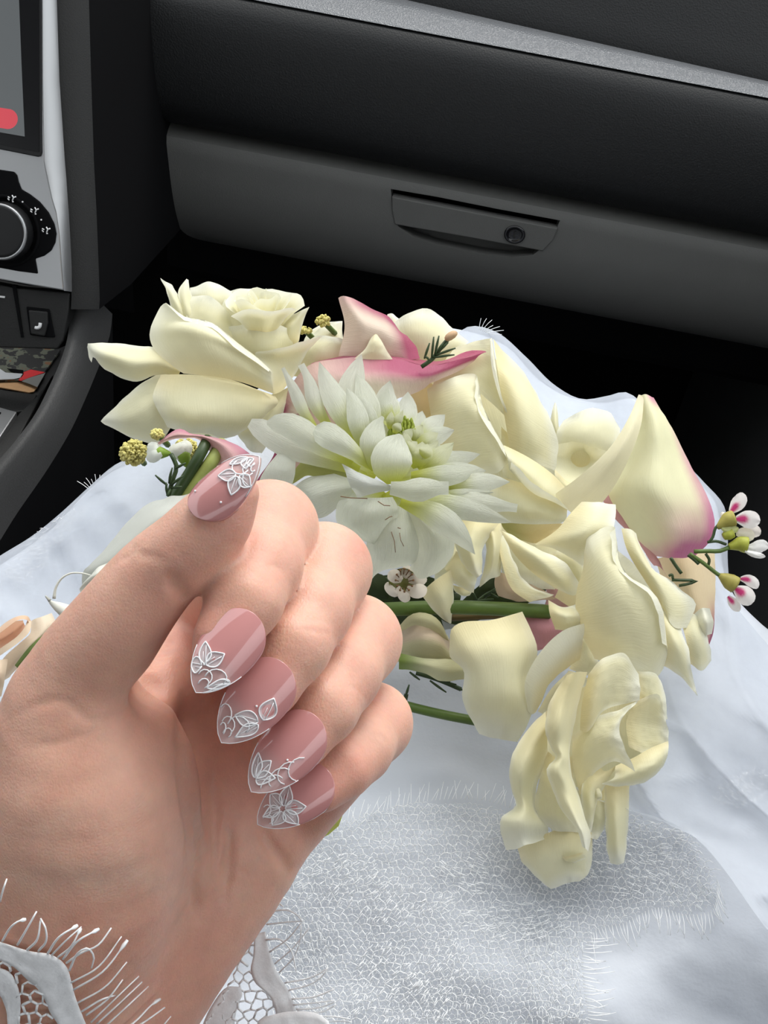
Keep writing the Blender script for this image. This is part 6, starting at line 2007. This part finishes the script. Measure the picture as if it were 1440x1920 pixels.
nl_ = net(zpoly([(-60, 470), (60, 500), (110, 550), (155, 585), (190, 640), (210, 690), (250, 800), (60, 800), (84, 640), (68, 575), (40, 530), (-60, 500)]), 23, 3.0, 21, lambda x, y: skin_d(x, y, 0), 0.00024, 0.0015)
nr_ = net(zpoly([(1060, 400), (1030, 520), (1080, 600), (1125, 640), (1140, 800), (800, 800), (880, 640), (985, 500)]), 20, 3.0, 23, lambda x, y: .263, 0.00024, 0.0)
o = tubes('cuff_net', nl_, MAT['lace'], person, 5)
o['kind'] = 'stuff'
o = tubes('cuff_net', nr_, MAT['lace'], person, 5)
o['kind'] = 'stuff'
FRL = [[(0, 240), (12, 195), (28, 148)], [(10, 402), (45, 345), (75, 322), (106, 314)], [(72, 418), (110, 352), (150, 281)], [(112, 438), (150, 400), (166, 318)], [(158, 442), (188, 405), (186, 350), (166, 310)],
       [(196, 452), (240, 388), (318, 338)], [(212, 460), (265, 405), (333, 344)], [(238, 468), (290, 425), (330, 350)], [(258, 476), (315, 405), (405, 353)], [(272, 492), (330, 452), (400, 420), (456, 348)],
       [(284, 522), (320, 450), (360, 432), (384, 468), (374, 512)], [(292, 572), (400, 510), (497, 384)], [(300, 602), (420, 528), (522, 398)], [(318, 655), (430, 590), (519, 488)], [(335, 690), (420, 640), (470, 625)],
       [(352, 706), (440, 640), (480, 590), (502, 560)], [(372, 735), (470, 640), (568, 546)], [(395, 742), (480, 665), (581, 570)], [(430, 752), (530, 660), (607, 588)], [(480, 790), (560, 725), (630, 655), (655, 640)],
       [(550, 760), (610, 720), (674, 674)], [(640, 780), (670, 745), (699, 710)]]
FRR = [[(1100, 282), (1180, 278), (1220, 300), (1238, 325)], [(1090, 335), (1170, 326), (1247, 320)], [(1104, 447), (1180, 392), (1232, 330)], [(1124, 496), (1190, 440), (1266, 350)], [(1142, 532), (1205, 465), (1228, 400), (1234, 340)], [(1088, 398), (1145, 396), (1190, 440), (1212, 524)],
       [(1165, 574), (1260, 556), (1300, 540), (1341, 514)], [(1182, 604), (1265, 582), (1310, 555), (1338, 520)], [(1196, 640), (1290, 630), (1368, 599)], [(1212, 682), (1300, 676), (1375, 650)], [(1216, 690), (1320, 692), (1376, 662)], [(1280, 712), (1370, 712), (1432, 722)], [(1105, 250), (1130, 245), (1160, 262)], [(1200, 664), (1290, 655), (1370, 645)], [(1300, 735), (1400, 730), (1440, 735)]]
lines = []
Rf = random.Random(5)
for k, pts in enumerate(FRL):
    q = cr(pts, 12)
    pp = []
    for i, (a, b_) in enumerate(q):
        s = i / 11
        x, y = ztf(ZC, (a, b_))
        pp.append(P(x, y, skin_d(x, y, .0016 + .0022 * math.sin(s * 2.6))))
    r_ = 0.00024 * Rf.uniform(0.8, 1.1)
    rad = [r_ * (1 - 0.35 * i / 11) for i in range(12)]
    if k in (1, 5, 8, 12, 19, 7):
        rad[-2] = 0.00042
        rad[-1] = 0.0003
    lines.append((pp, rad))
for k, pts in enumerate(FRR):
    q = cr(pts, 12)
    pp = []
    for i, (a, b_) in enumerate(q):
        x, y = ztf(ZC, (a, b_))
        pp.append(P(x, y, .262 - .002 * i / 11))
    r_ = 0.00023 * Rf.uniform(0.8, 1.1)
    lines.append((pp, [r_ * (1 - 0.35 * i / 11) for i in range(12)]))
o = tubes('cuff_fringe', lines, MAT['lace'], person, 6)
o['kind'] = 'stuff'
